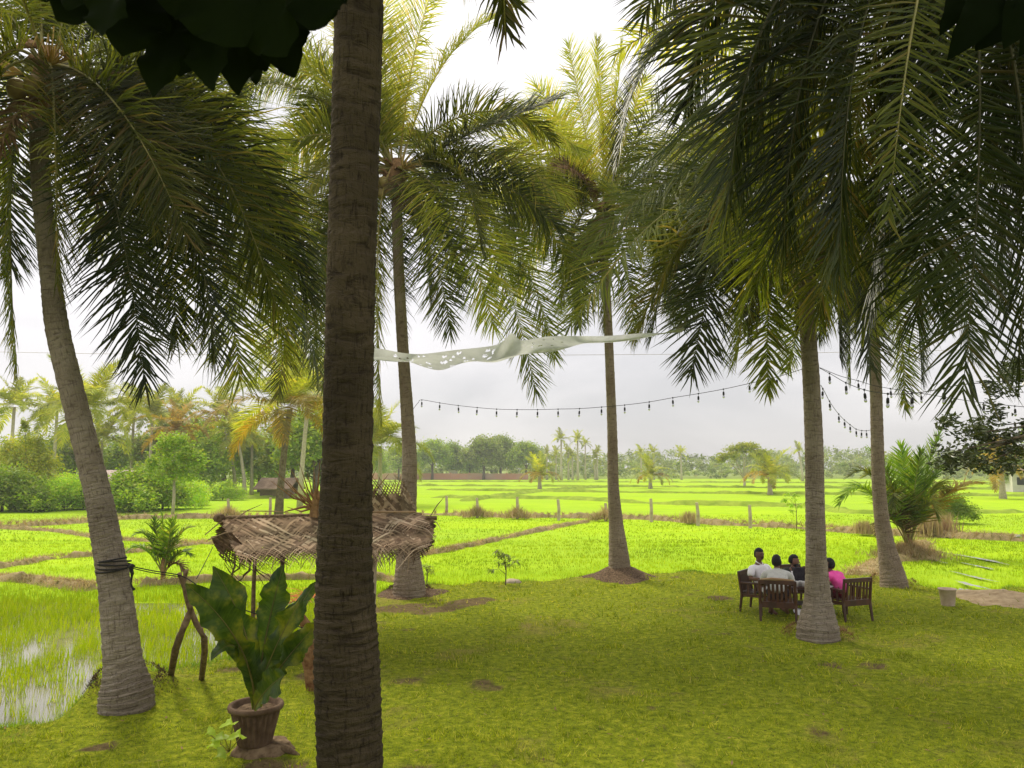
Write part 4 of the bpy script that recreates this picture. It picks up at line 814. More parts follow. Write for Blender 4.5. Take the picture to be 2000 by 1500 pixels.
# banana clump
bn = empty('banana_plant', gnd(500, 948, -.3), 0, 'banana clump with torn upright leaves and dry hanging ones', 'banana plant')
rr = random.Random(5)
for i in range(5):
    x = rr.uniform(-1.2, 1.2); y = rr.uniform(-.6, .6); h = rr.uniform(2.0, 3.0); s = MB(); s.tube([(x, y, -.2), (x * 1.05, y, h * .6), (x * 1.1, y, h)], [.14, .12, .07], 8); s.build('stem', M['limb_pale'], bn, True)
    for j in range(6):
        a = rr.uniform(0, 6.28); L_ = rr.uniform(1.2, 1.9); up = rr.uniform(.1, 1.2); dry = rr.random() < .4
        if dry: up = -1.2
        C = arc((x * 1.1, y, h), a, up, L_, 1.2 if not dry else .3, 7); s = MB(); sd_ = np.array([math.cos(a), -math.sin(a), 0]); vs = []
        for k, p in enumerate(C): ww = .26 * math.sin(math.pi * min(.98, (k + .6) / 7.2)); vs += [p - sd_ * ww + [0, 0, -.08], p, p + sd_ * ww + [0, 0, -.08]]
        s.add(vs, [(k * 3 + q, k * 3 + q + 1, k * 3 + q + 4, k * 3 + q + 3) for k in range(6) for q in (0, 1)]); s.build('leaf', M['frond_dry' if dry else 'leaf_l'], bn)
# ------------------------------------------------------------------ far buildings and walls
wl = empty('garden_wall', gnd(880, 938, -.35), 0, 'long low red-orange wall across the far field below the round trees', 'wall'); o3 = world_off(wl)
YW = o3[1]; x0 = (700 - 1000) / F * YW - o3[0]; x1 = (1032 - 1000) / F * YW - o3[0]; k = 0; x = x0
while x < x1 - .5:
    ww = min(5.2, x1 - x); m = MB(); m.box((x + ww / 2, 0, .85 + .05 * math.sin(k * 2.3)), (ww - .12, .22, 2.1)); m.build('wall_panel', M['brick'], wl)
    m = MB(); m.box((x, -.06, .95), (.4, .4, 2.35)); m.build('pillar', M['brick'], wl); x += 5.2; k += 1
m = MB(); c = at(1014, 925, YW + 3); m.box((0, 0, .9), (.45, .45, 3.4)); m.lathe((0, 0, 2.6), [(.3, 0), (.34, .2), (.18, .45), (.02, .6)], 8)
p = m.build('white_pillar', M['whitewash']); p.location = (c[0], c[1], -.35); tag(p, 'small white pillar standing above the right end of the red wall', 'pillar')
m = MB(); m.box((0, 0, 1.2), (2.4, 1.6, 2.8)); m.box((0, 0, 2.7), (2.8, 2, .2))
p = m.build('white_hut', M['whitewash']); c = at(885, 925, YW + 5); p.location = (c[0], c[1], -.35); tag(p, 'tiny white hut with flat top peeping over the red wall', 'hut')
def house(label, px, Y, wd_, dp, hw, hr, wallm, roofm, rz=0, cat='house', win=True, zb=-.4):
    t = empty('house', ((px - 1000) / F * Y, Y, zb), rz, label, cat)
    m = MB(); m.box((0, 0, hw / 2), (wd_, dp, hw)); m.build('wall', M[wallm], t)
    m = MB(); a, b = wd_ / 2 + .5, dp / 2 + .6; z = hw - .1; th = .14
    vs = [(-a, -b, z), (a, -b, z), (a, 0, z + hr), (-a, 0, z + hr), (-a, b, z), (a, b, z)]; vs += [(p[0], p[1], p[2] + th) for p in vs]
    m.add(vs, [(0, 1, 2, 3), (3, 2, 5, 4), (6, 9, 8, 7), (9, 10, 11, 8), (0, 6, 7, 1), (4, 5, 11, 10), (0, 3, 9, 6), (3, 4, 10, 9), (1, 7, 8, 2), (2, 8, 11, 5)]); m.build('roof', M[roofm], t)
    if win:
        for s in (-.28, .28):
            m = MB(); m.box((s * wd_, -dp / 2 - .02, hw * .55), (.9, .06, 1.0)); w_ = m.build('window', M['black'], t)
    return t
house('low building with a faded pinkish roof among the left bushes', 248, 84, 5.2, 4, 2.0, 1.1, 'house', 'roof_p', .12)
house('small brown thatched hut behind the yellow palm', 550, 82, 3.0, 3, 1.2, 1.1, 'thatch', 'thatch', -.1, win=False)
house('white house with pinkish roof behind the orange palm at the right edge', 1995, 104, 4.5, 5, 3.0, 1.0, 'house', 'roof_p', -.3)
wl2 = empty('whitewashed_wall', gnd(130, 960, -.3), 0, 'low broken whitewashed wall behind the left bushes', 'wall'); o3 = world_off(wl2); rr = random.Random(4)
for i in range(16):
    x = (50 + i * 20 - 1000) / F * o3[1] - o3[0]; m = MB(); m.box((x, rr.uniform(-.1, .1), .5 + rr.uniform(-.1, .15)), (rr.uniform(.5, .95), .2, 1.15), rz=rr.uniform(-.1, .1)); m.build('wall_panel', M['whitewash'], wl2)
# fence posts on the main bund
POSTL = ['pale bund post just right of the thatched shelter', 'bund post in a straw heap, second right of the shelter', 'bund post in the biggest straw heap, third right of the shelter', 'bare bund post midway between shelter and mound palm', 'bund post in straw hidden beside the mound palm trunk', 'bare bund post first right of the mound palm', 'bare bund post second right of the mound palm', 'bare bund post nearest the trunk in front of the men', 'bund post with straw left of the shelter roof', 'bund post just left of the yellow palm trunk']
for i, (px, py, h, st) in enumerate([(872, 1004, 1.2, 0), (932, 1010, 1.2, 1), (1010, 1012, 1.3, 1), (1091, 1015, 1.2, 0), (1183, 1016, 1.0, 1), (1272, 1018, 1.3, 0), (1363, 1025, 1.2, 0), (1465, 1030, 1.15, 0), (445, 1012, 1.2, 1), (527, 1008, 1.2, 0)]):
    b = gnd(px, py, -.15); m = MB(); m.tube([(0, 0, -.2), (.02, 0, h * .5), (rnd.uniform(-.04, .04), 0, h)], [.10, .095, .085], 7, jit=.15, seed=i)
    p = m.build('fence_post', M['post'], None, False); p.location = b; tag(p, POSTL[i], 'post', 'weathered posts along the main bund')
    if st:
        r = np.random.default_rng(i); n = 500; q = np.abs(r.normal(0, 1, n)); x = r.normal(0, .42, n); y = r.normal(0, .3, n)
        blades('straw_heap', np.column_stack([b[0] + x, b[1] + y, b[2] + np.maximum(0, .5 - np.abs(x) * .9) * r.random(n)]), .5, .05, M['straw'], i, .9, kind='stuff', label='heap of dry straw piled against a bund post', cat='straw')
for (px, py, s) in [(1690, 1042, .6), (1835, 1042, 1.0), (1812, 1044, 1.1), (1345, 1020, .6)]:
    b = gnd(px, py, -.1); r = np.random.default_rng(px); n = 420; x = r.normal(0, .32, n) * s; y = r.normal(0, .3, n)
    blades('dry_stalks', np.column_stack([b[0] + x, b[1] + y, np.full(n, b[2])]), .95 * s, .05, M['straw'], px, .35, label='clump of tall dry stalks on the bund', cat='stalks')
# grass round the mound of the spreading young palm
b = gnd(1776, 1088, -.2); r = np.random.default_rng(2); n = 1500; x = r.normal(0, .55, n); y = r.normal(0, .5, n); mz = .32 * np.exp(-(x ** 2 + y ** 2) / .5)
mm = MB(); mm.lathe((0, 0, 0), [(1.35, -.25), (1.1, .0), (.7, .16), (.3, .24), (.02, .26)], 18, .06, 5); p = mm.build('earth_mound', M['bund'], None, True); p.location = b; tag(p, kind='structure')
blades('dry_grass', np.column_stack([b[0] + x, b[1] + y, b[2] + mz]), .3, .03, M['straw'], 3, 1.1, label='dry grass tuft round the foot of the spreading young palm', cat='dry grass')
# bare earth on the palm mounds
for j, (cx, rad, hh) in enumerate([(MOUNDS[0][0], .95, .34), (MOUNDS[1][0], .8, .10), (MOUNDS[5][0], 1.1, .13)]):
    n = 26; r = np.random.default_rng(j); vs = []; fs = []
    for i in range(9):
        rr_ = rad * i / 8 * 1.1
        for k in range(n):
            a = 2 * math.pi * k / n; q = rr_ * (1 + .12 * math.sin(3 * a + j) + .06 * math.sin(7 * a)); x = cx[0] + q * math.cos(a); y = cx[1] + q * math.sin(a)
            vs.append((x, y, float(lawn_z(np.array(x), np.array(y))) + .05 * max(0, 1 - (i / 8) ** 2) - (.03 if i == 8 else 0) + r.normal(0, .008)))
    for i in range(8): fs += [(i * n + k, i * n + (k + 1) % n, (i + 1) * n + (k + 1) % n, (i + 1) * n + k) for k in range(n)]
    m = MB(); m.add(vs, fs); tag(m.build('bare_earth', M['path' if j == 2 else 'soil'], None, True), kind='structure')

# ------------------------------------------------------------------ thatched shelter of woven palm leaves
sh = empty('thatched_shelter', (at(640, 1100, 12.6)[0], 12.6, 0), 0, 'low shelter roofed with woven dry palm leaves behind the big dark trunk', 'shelter'); SO = world_off(sh)
def woven(P00, P10, P01, P11, sp=.062, wd_=.047, tail=.24, seed=0, mk='woven', name='woven_panel', sag=.03, label=None, closed=.68, tops=0):
    """plaited leaf panel: strips run both diagonals, pass over and under, and end in loose tips."""
    r = np.random.default_rng(seed); P00, P10, P01, P11 = [np.array(p, float) - SO for p in (P00, P10, P01, P11)]
    Lu = np.linalg.norm(P10 - P00); H = np.linalg.norm(P01 - P00); N = unit(np.cross(P10 - P00, P01 - P00))
    def S(u, v, off):
        a = np.clip(u / Lu, -.03, 1.03); b = v / H
        p = (1 - a)[:, None] * ((1 - b)[:, None] * P00 + b[:, None] * P01) + a[:, None] * ((1 - b)[:, None] * P10 + b[:, None] * P11)
        return p + N * (off + sag * np.sin(a * 3.1 + seed) * np.sin(b * 2.0) + .018 * np.sin(a * 23 + seed) * b)[:, None]
    Vs = []; Q = []; T = []; b0 = 0
    for sgn in (1, -1):
        for u0 in np.arange(-H, Lu + H, sp):
            u0 = u0 + r.normal(0, .004); tl = tail * r.uniform(.15, 1.3) * (2 if r.random() < .06 else 1); v1 = H + tl; v = np.linspace(-tops * r.random(), v1, 13)
            u = u0 + sgn * v * .8; u = np.where(v > H, u0 + sgn * (H * .8 + (v - H) * r.uniform(.2, 1.1)), u)
            if u.max() < 0 or u.min() > Lu: continue
            ins = (u > -.04) & (u < Lu + .04)
            if ins.sum() < 3: continue
            u, v = u[ins], v[ins]; k = len(u)
            lift = .007 * np.cos(2 * math.pi * v / (sp * 1.25) + (0 if sgn > 0 else math.pi) + math.pi * round(u0 / sp)) + np.where(v > H * .85, r.uniform(-.06, .06) * (v - H * .85) / max(.05, tail), 0)
            ww = wd_ * .5 * np.where(v > H * closed, np.interp(v, [H * closed, v1], [.55, .08]), 1) * r.uniform(.8, 1.1)
            A = S(u - ww, v + sgn * ww * .6, lift); B = S(u + ww, v - sgn * ww * .6, lift); drop = np.where(v > H, (v - H) * r.uniform(0, .35), 0)[:, None] * np.array([0, 0, -1.]) if tops == 0 else 0
            Vs.append(np.stack([A + drop, B + drop], 1).reshape(-1, 3)); i = b0 + np.arange(k - 1)[:, None] * 2; Q.append(i + np.array([[0, 1, 3, 2]])); b0 += 2 * k
    me = mesh_np(name, np.concatenate(Vs), [np.concatenate(Q)], M[mk]); o = link(name, me, sh)
    if label: o['label'] = label
    m = MB(); m.tube([P00 + N * .01, (P00 + P10) / 2 + N * (.012 + sag * .4), P10 + N * .01], .018, 6); m.build('rib', M['rib_dry'] if mk == 'woven' else M['bark_stick'], o)
    return o
woven(at(442, 1030, 12.75), at(846, 1016, 12.75), at(462, 1066, 12.42), at(846, 1052, 12.42), seed=21, mk='woven_shade', tail=.1); woven(at(460, 1074, 12.25), at(846, 1054, 12.3), at(476, 1100, 12.0), at(826, 1086, 12.0), seed=22, mk='woven_shade', tail=.16, closed=.5)  # added dark backing panels, standing in for shade between the courses
A = at(432, 1012, 12.9); Bm = at(640, 1004, 12.95); Cc = at(820, 1002, 12.9)
woven(A, Bm, at(452, 1058, 12.3), at(650, 1052, 12.35), seed=1); woven(Bm - [.15, 0, 0], Cc, at(650, 1048, 12.38), at(846, 1036, 12.3), seed=2)
woven(at(448, 1052, 12.42), at(650, 1042, 12.45), at(470, 1092, 11.9), at(655, 1082, 11.9), seed=3, tail=.26); woven(at(630, 1042, 12.46), at(846, 1034, 12.42), at(640, 1078, 11.9), at(836, 1066, 11.9), seed=4, tail=.3)
woven(at(660, 1060, 12.1), at(842, 1048, 12.2), at(665, 1092, 11.8), at(815, 1080, 11.85), seed=9, tail=.3, mk='woven')
woven(A + [0, .02, -.02], Bm + [0, .02, -.02], at(420, 1050, 13.7), at(640, 1046, 13.7), seed=5, mk='woven_shade'); woven(Bm + [-.15, .03, -.02], Cc + [0, .03, -.02], at(640, 1046, 13.72), at(846, 1040, 13.7), seed=6, mk='woven_shade')
woven(at(413, 1050, 12.6), at(452, 1040, 12.35), at(425, 1076, 12.55), at(500, 1088, 12.15), seed=7, mk='woven_shade', tail=.34, closed=.55, label='dark loosely plaited panel hanging at the left end')  # end panel coloured dark for its back turned from the light
woven(at(414, 1052, 12.75), at(478, 1062, 12.3), at(442, 1096, 12.7), at(490, 1094, 12.3), seed=12, mk='woven_shade', tail=.2, closed=.5)
woven(at(716, 1000, 12.75), at(812, 1000, 12.8), at(716, 948, 12.8), at(790, 946, 12.9), seed=8, mk='woven', tail=.22, sag=.08, closed=.62, label='upright brown plaited leaf with spiky top')
# spiky dry leaf ends sticking up beside the trunk
rr = random.Random(9); m = MB(); b = at(618, 992, 12.8) - SO
for (tx, ty) in [(535, 918), (556, 934), (548, 948), (565, 912), (585, 905), (600, 922), (612, 905), (575, 958), (625, 898), (560, 990), (640, 900), (530, 940), (590, 935), (655, 905), (736, 912), (760, 925)]:
    bb = b if tx < 700 else at(700, 985, 12.8) - SO
    t = at(tx, ty, 12.8 + rr.uniform(-.4, .3)) - SO; mid = (bb + t) / 2 + np.array([0, 0, -.04 + rr.uniform(-.03, .03)]); m.tube([bb + [rr.uniform(-.06, .06), 0, rr.uniform(-.08, .1)], mid, t], [.022, .014, .003], 4)
m.tube([b + [-.03, 0, -.15], b + [0, 0, .1], b + [0, 0, .28]], [.09, .08, .04], 7, jit=.3); m.tube([b + [.2, 0, -.1], b + [-.2, 0, .02], b + [-.52, 0, -.06]], [.03, .025, .008], 5)
s_ = m.build('dry_frond', M['husk'], sh); s_['label'] = 'spiky bundle of dry leaf ribs sticking up'
m = MB(); m.tube([at(418, 1012, 12.9) - SO, at(640, 1006, 12.93) - SO, at(853, 1012, 12.9) - SO], .035, 7, jit=.1); m.lathe(at(428, 1012, 12.88) - SO, [(.02, -.07), (.08, -.05), (.1, 0), (.07, .06), (.02, .08)], 8, .1, 3); m.build('ridge_pole', M['bark_stick'], sh, True)
for (px, Y, ty) in [(553, 12.15, 1070), (733, 12.0, 1070), (500, 13.55, 1050), (700, 13.5, 1050)]:
    t = at(px, ty, Y) - SO; m = MB(); m.tube([(t[0] + .01, t[1], -.15), (t[0] - .012, t[1], t[2] * .5), t], [.04, .037, .032], 8, jit=.1, seed=px); m.build('pole', M['bark_stick' if px != 733 else 'post'], sh, True)
for (a, b) in [((520, 1082, 11.95), (560, 1100, 11.9)), ((455, 1016, 12.6), (512, 985, 12.5)), ((400, 1045, 12.4), (450, 1010, 12.6)), ((838, 1012, 12.6), (870, 968, 12.5)), ((845, 1015, 12.7), (862, 1035, 12.4)), ((470, 998, 12.7), (600, 1006, 12.7)), ((405, 1055, 12.4), (470, 1035, 12.4))]:
    m = MB(); p, q = at(*a) - SO, at(*b) - SO; m.tube([p, (p + q) / 2 + [0, 0, .03], q], [.008, .009, .002], 4); m.build('loose_leaf_strip', M['woven'], sh)
# guy rope from the shelter down to the forked sticks
def rope(name, pts, r_, label, cat='rope', mat='rope', n=24, sm=True):
    P = smoothpts(pts, n) if sm and len(pts) > 2 else np.array(pts); m = MB(); m.tube(P, r_, 6); return tag(m.build(name, M[mat], None, True), label, cat)
rope('rope', [at(416, 1068, 12.5), at(400, 1100, 11.6), at(384, 1130, 10.3)], .006, 'thin guy rope slanting from the shelter roof to the forked sticks')
# ------------------------------------------------------------------ forked sticks, rope tied to the leaning palm
YS = 10.0
st = empty('forked_sticks', gnd(360, 1325, 0), 0, 'pair of crossed bark-covered sticks propped on the grass by the paddy', 'sticks'); so_ = world_off(st)
def stick(pts, rads, nm='stick'):
    P = smoothpts([np.array(p) - so_ for p in pts], 14); m = MB(); m.tube(P, list(np.interp(np.linspace(0, 1, 14), np.linspace(0, 1, len(rads)), rads)), 9, jit=.16, seed=len(pts)); return m.build(nm, M['bark_stick'], st, True)
stick([gnd(332, 1332, -.05), at(345, 1260, 9.95), at(372, 1190, 9.9), at(362, 1150, 9.85), at(349, 1119, 9.8)], [.042, .045, .040, .036, .022])
stick([gnd(393, 1334, -.05), at(400, 1255, 10.0), at(382, 1215, 9.95), at(368, 1178, 9.95), at(360, 1140, 9.97), at(365, 1112, 9.97)], [.038, .04, .036, .035, .028, .02])
wr = empty('tie_rope', at(232, 1108, 9.6), 0, 'dark rope wound round the leaning palm and stretched to the forked sticks', 'rope'); wo = world_off(wr)
cx = at(222, 1104, 9.6) - wo; P = []
for i in range(110):
    a = i / 110 * 2 * math.pi * 5; P.append(cx + np.array([math.cos(a) * .192, math.sin(a) * .192, -.05 + .11 * i / 110 + .03 * math.sin(a * .83 + 1) + .012 * math.cos(a)]))
m = MB(); m.tube(P, .0095, 5); m.build('coil', M['rope'], wr, True)
m = MB(); m.tube(smoothpts([at(250, 1105, 9.42) - wo, at(300, 1115, 9.6) - wo, at(352, 1124, 9.78) - wo, at(385, 1143, 9.7) - wo, at(420, 1170, 9.6) - wo, at(520, 1205, 9.6) - wo, at(640, 1240, 9.6) - wo], 30), .007, 5); m.build('line', M['rope'], wr, True); m = MB(); m.tube(smoothpts([at(250, 1108, 9.4) - wo, at(300, 1119, 9.6) - wo, at(350, 1126, 9.78) - wo], 12), .006, 5); m.build('line', M['rope'], wr, True)
m = MB(); m.tube(smoothpts([at(252, 1104, 9.38) - wo, at(258, 1120, 9.38) - wo, at(256, 1140, 9.4) - wo, at(262, 1152, 9.38) - wo], 10), [.02] * 4 + [.012] * 5 + [.018], 6, jit=.4); m.build('rope_end', M['rope'], wr, True); m = MB(); m.lathe(at(258, 1106, 9.36) - wo, [(.01, -.025), (.03, -.01), (.03, .012), (.01, .028)], 8, .15, 3); m.build('knot', M['rope'], wr, True)
# ------------------------------------------------------------------ potted fern
Yp = 8.0; pb = gnd(497, 1462, .02)
stp = MB(); stp.lathe((0, 0, 0), [(.30, -.1), (.27, .0), (.235, .04), (.225, .065), (.21, .072), (.02, .075)], 40, .07, 7, sx=1.15, sy=.9); stp.tube([(.1, -.05, .04), (.28, -.1, .03), (.42, -.14, -.03)], [.05, .04, .015], 7, jit=.3)
sp_ = stp.build('tree_stump', M['bark_stick'], None, True); sp_.location = gnd(515, 1462, 0); tag(sp_, 'low sawn tree stump under the clay pot', 'stump')
pt = empty('plant_pot', pb, 0, 'ribbed brown clay pot holding the big fern, in front of the big trunk', 'pot')
m = MB(); m.lathe((0, 0, .05), [(.16, 0, 0), (.165, .015, 1), (.235, .33, 1), (.24, .345, 0), (.275, .35, 0), (.283, .375, 0), (.275, .40, 0), (.25, .405, 0), (.235, .39, 0), (.225, .35, 0), (.22, .34, 0)], 120, .06, 24); m.build('pot_body', M['pot'], pt, True)
m = MB(); m.lathe((0, 0, .05), [(.222, .33), (.18, .36), (.1, .38), (.02, .385)], 20, .05, 5); m.build('soil', M['soil'], pt, True)
fe = empty('bird_nest_fern', pb + [0, 0, .42], 0, 'large dark green fern with broad wavy leaves growing in the clay pot', 'fern'); fo = world_off(fe)
m, nt, o = newmat('fern_leaf')
uv = nt.nodes.new('ShaderNodeUVMap'); uv.uv_map = 'UVMap'; sxz = nt.nodes.new('ShaderNodeSeparateXYZ'); nt.links.new(uv.outputs[0], sxz.inputs[0])
oi = nt.nodes.new('ShaderNodeObjectInfo').outputs['Random']; nz = noise(nt, 5, 4, .6); vein = noise(nt, 1, 2, .5, vec=uv.outputs[0], stretch=(1.2, 55, 1))
g = ramp(nt, [(.33, (.012, .036, .005)), (.52, (.045, .078, .008)), (.68, (.20, .20, .016))], nz)
g = mixc(nt, ramp(nt, [(.45, (0, 0, 0)), (.6, (.3, .3, .3))], vein), g, (.09, .14, .02))
tcn = mixc(nt, 1, g, (1.5, 1.6, .5), 'MULTIPLY'); p = pbsdf(nt, None, g, .42, .3, bumpn(nt, vein, .5, .008)); t = nt.nodes.new('ShaderNodeBsdfTranslucent'); nt.links.new(tcn, t.inputs[0]); ms = nt.nodes.new('ShaderNodeMixShader'); ms.inputs[0].default_value = .38; nt.links.new(p, ms.inputs[1]); nt.links.new(t.outputs[0], ms.inputs[2]); nt.links.new(ms.outputs[0], o.inputs[0]); M['fern'] = m
M['fern_y'] = foliage('fern_leaf_yellowing', (.16, .12, .015), (.20, .17, .02), trans=.3, nscale=9, objvar=.1, rough=.4)
M['fern_rib'] = basic('fern_midrib', (.10, .085, .02), (.16, .13, .03), 4, .5, .4, 0)
def strap(b, c, t, wid, face=(0, -1, 0), mat='fern', seed=0, parent=fe, off=fo, wave=.05, n=34, k=8, fold=.25, name='leaf', rib=True, label=None, tear=.13, prof=None):
    r = np.random.default_rng(seed); C = bez(b, c, t, n) - off; T = unit(np.gradient(C, axis=0)); Fv = unit(np.array(face, float) + r.normal(0, .1, 3))
    S = unit(np.cross(T, Fv)); Nn = unit(np.cross(S, T)); s = np.linspace(0, 1, n)
    W = wid * np.interp(s, [0, .1, .3, .6, .8, .92, 1], prof or [.14, .30, .62, 1, 1.05, .72, .04]) ; V = []; UV = []
    wa = np.convolve(r.normal(0, 1, n + 8), np.ones(3) / 3, 'same')[4:-4]; wb = np.convolve(r.normal(0, 1, n + 8), np.ones(3) / 3, 'same')[4:-4]
    for j in range(-k, k + 1):
        q = j / k; ed = (abs(q) ** 2); wv = (wa if q < 0 else wb) * wave * ed + np.sin(s * 26 + seed + (2 if q < 0 else 0)) * wave * .8 * ed
        wn = 1 + tear * 2.2 * (wb if q < 0 else wa) * ed
        V.append(C + S * (W * q * .5 * wn)[:, None] + Nn * (fold * abs(q) * W * .5 + wv * np.minimum(1, W / wid * 1.3))[:, None]); UV.append(np.stack([np.full(n, q * .5 + .5), s + abs(q) * -.06], 1))
    V = np.stack(V, 1).reshape(-1, 3); UV = np.stack(UV, 1).reshape(-1, 2); m_ = 2 * k + 1; i = np.arange(n - 1)[:, None] * m_ + np.arange(m_ - 1)[None]
    o = link(name, mesh_np(name, V, [np.stack([i, i + 1, i + m_ + 1, i + m_], -1).reshape(-1, 4)], M[mat], True, UV), parent)
    if label: o['label'] = label
    if rib: m = MB(); m.tube(C - Nn * .004 * 0 + Nn * -.002, list(np.interp(s, [0, 1], [.013, .003])), 5); m.build('midrib', M['fern_rib'], o, True)
    return o
BZ = at(497, 1385, 8.0)
strap(BZ, at(500, 1250, 7.8), at(362, 1140, 7.4), .29, (0.2, -1, .3), seed=1, fold=.2); strap(BZ, at(505, 1240, 8.1), at(416, 1106, 8.1), .27, (.1, -1, .1), seed=2); strap(BZ, at(512, 1250, 8.3), at(553, 1104, 8.3), .27, (0, -1, 0), seed=3)
strap(BZ, at(520, 1280, 7.8), at(592, 1166, 7.7), .22, (-.3, -1, .1), 'fern', seed=4, label='leaf with yellowing patches'); strap(BZ, at(525, 1270, 8.2), at(617, 1136, 8.2), .22, (-.3, -1, 0), seed=5); strap(BZ, at(540, 1300, 8.0), at(624, 1215, 7.9), .24, (-.5, -1, .3), 'fern', seed=6)
strap(BZ, at(480, 1200, 7.8), at(412, 1290, 7.5), .17, (-.2, -.7, .8), seed=7, wave=.02); strap(BZ, at(510, 1350, 7.6), at(556, 1318, 7.4), .26, (0, -1, .6), seed=8, wave=.02)

tp_ = empty('small_taro', gnd(445, 1468, 0), 0, 'small light green plant with heart shaped leaves left of the pot', 'plant'); to = world_off(tp_)
for i, (x, y, s) in enumerate([(438, 1440, .15), (412, 1455, .13), (470, 1438, .13), (425, 1475, .12), (455, 1415, .12), (405, 1430, .1)]):
    e_ = at(x, y, 7.9 - .05 * i); strap(e_, e_ + [.02, -.02, .05], e_ + [(.1 if i % 2 else -.12), -.05, -.02], s, (0, -.5, 1), 'leaf_l', i, tp_, to, .008, 9, 3, .2, rib=False, prof=[.5, .95, 1, .8, .55, .3, .03])
    m = MB(); m.tube([gnd(448, 1468, 0) - to, e_ - to], .005, 4); m.build('stalk', M['rib'], tp_)
# old weathered stump behind the big trunk, dry orange frond
m = MB(); P = [at(622, 1345, 10.6), at(612, 1300, 10.6), at(604, 1262, 10.6), at(602, 1232, 10.6)]; m.tube([P[0] - [0, 0, .15]] + P, [.17, .16, .13, .16, .19], 14, jit=.25, seed=3); m.tube([at(606, 1236, 10.6), at(588, 1205, 10.55), at(580, 1190, 10.5)], [.09, .06, .03], 7, jit=.3)
so2 = m.build('old_stump', M['limb'], None, True); tag(so2, 'gnarled reddish stump half hidden left of the big dark trunk', 'stump'); so2.data.materials[0] = basic('reddish_rotten_wood', (.13, .055, .025), (.34, .20, .10), 9, .95, .05, 1, .05)
df = empty('fallen_frond', gnd(600, 1215, 0), 0, 'fallen orange-red dry frond lying between the fern and the shelter', 'fallen frond'); fr_ = bez(gnd(640, 1165, .12), at(590, 1150, 13.0), gnd(500, 1215, .1), 12)
V, Q, T = frond_geo(fr_ - world_off(df), leaf_len=.55, n=34, w=.03, droop=.5, seed=5); link('leaflets', mesh_np('leaflets', V, [Q, T], M['net']), df); link('midrib', rib_mesh('midrib', fr_ - world_off(df), .02, M['net']), df)
# ------------------------------------------------------------------ shade cloth: long twisted white strip with tears
UP = [(700, 690, 8.2), (735, 682, 8.6), (790, 688, 9.0), (840, 690, 9.3), (900, 684, 9.7), (960, 674, 10), (985, 664, 10.1), (1000, 652, 10.2), (1016, 662, 10.3), (1040, 662, 10.4), (1080, 658, 10.7), (1140, 655, 11), (1200, 655, 11.4), (1260, 652, 11.8), (1300, 649, 12.1), (1332, 645, 12.3)]
LO = [(700, 697, 8.0), (735, 697, 8.3), (790, 705, 8.5), (858, 721, 8.6), (905, 708, 9.1), (945, 706, 9.2), (980, 700, 9.5), (1020, 694, 9.7), (1080, 685, 10.1), (1140, 672, 10.6), (1200, 668, 11.1), (1260, 658, 11.6), (1300, 653, 12.05), (1332, 648, 12.3)]
U3 = smoothpts([at(*p) for p in UP], 300); L3 = smoothpts([at(*p) for p in LO], 300); kv = 26; r = np.random.default_rng(8)
v_ = np.linspace(0, 1, kv); Vv = (1 - v_)[None, :, None] * U3[:, None] + v_[None, :, None] * L3[:, None]
i_ = np.arange(300)[:, None] / 2; Vv[..., 2] += (-.10 * np.sin(v_ * math.pi))[None] * np.exp(-((i_ - 60) / 45.) ** 2) + .012 * np.sin(i_ * .21 + v_[None] * 4); Vv[..., 1] += .25 * np.sin(v_ * math.pi)[None] * np.sin(i_ * .12)
q = (np.arange(299)[:, None] * kv + np.arange(kv - 1)[None]); Qd = np.stack([q, q + 1, q + kv + 1, q + kv], -1)
keep = np.ones((299, kv - 1), bool)
for _ in range(38):
    a = r.integers(24, 108); b = r.integers(2, kv - 6); L_ = r.integers(2, 4)
    for z in range(L_): keep[a + z, b + (z % 2):b + 1 + min(z + 1, L_ - z)] = False
for _ in range(9):
    a = r.integers(160, 200); b = r.integers(3, kv - 5); keep[a:a + 2, b:b + 1] = False
m, nt, o = newmat('shade_cloth'); nz = noise(nt, 4, 4, .6); cc = ramp(nt, [(.35, (.52, .53, .50)), (.65, (.66, .67, .64))], nz); p = pbsdf(nt, None, cc, .6, .3); t = nt.nodes.new('ShaderNodeBsdfTranslucent'); nt.links.new(cc, t.inputs[0]); ms = nt.nodes.new('ShaderNodeMixShader'); ms.inputs[0].default_value = .5; nt.links.new(p, ms.inputs[1]); nt.links.new(t.outputs[0], ms.inputs[2]); nt.links.new(ms.outputs[0], o.inputs[0])
cl = empty('shade_cloth', V3(U3[0]), 0, 'long torn white shade cloth strung between the big trunk and the palm by the men', 'shade cloth'); co = world_off(cl)
link('cloth', mesh_np('cloth', Vv.reshape(-1, 3) - co, [Qd[keep].reshape(-1, 4)], m, True), cl)
m = MB(); m.tube([at(1328, 646, 12.25) - co, at(1360, 634, 12.5) - co, at(1420, 612, 12.8) - co, at(1572, 560, 13.35) - co], .009, 5); m.build('tie_rope', M['rope'], cl); m = MB(); m.tube([at(1328, 647, 12.25) - co, at(1365, 640, 12.4) - co, at(1430, 628, 12.8) - co, at(1574, 600, 13.35) - co], .006, 5); m.build('tie_rope', M['rope'], cl); m = MB(); m.tube([at(702, 693, 8.1) - co, at(690, 690, 4.75) - co], .008, 5); m.build('tie_rope', M['rope'], cl)
# thin wire across the whole view
rope('wire', [at(-80, 686, 26), at(300, 692, 26), at(900, 694, 26), at(1500, 690, 26), at(2080, 680, 26)], .006, 'hair thin wire crossing the sky behind the palms', 'wire', 'post', 40)
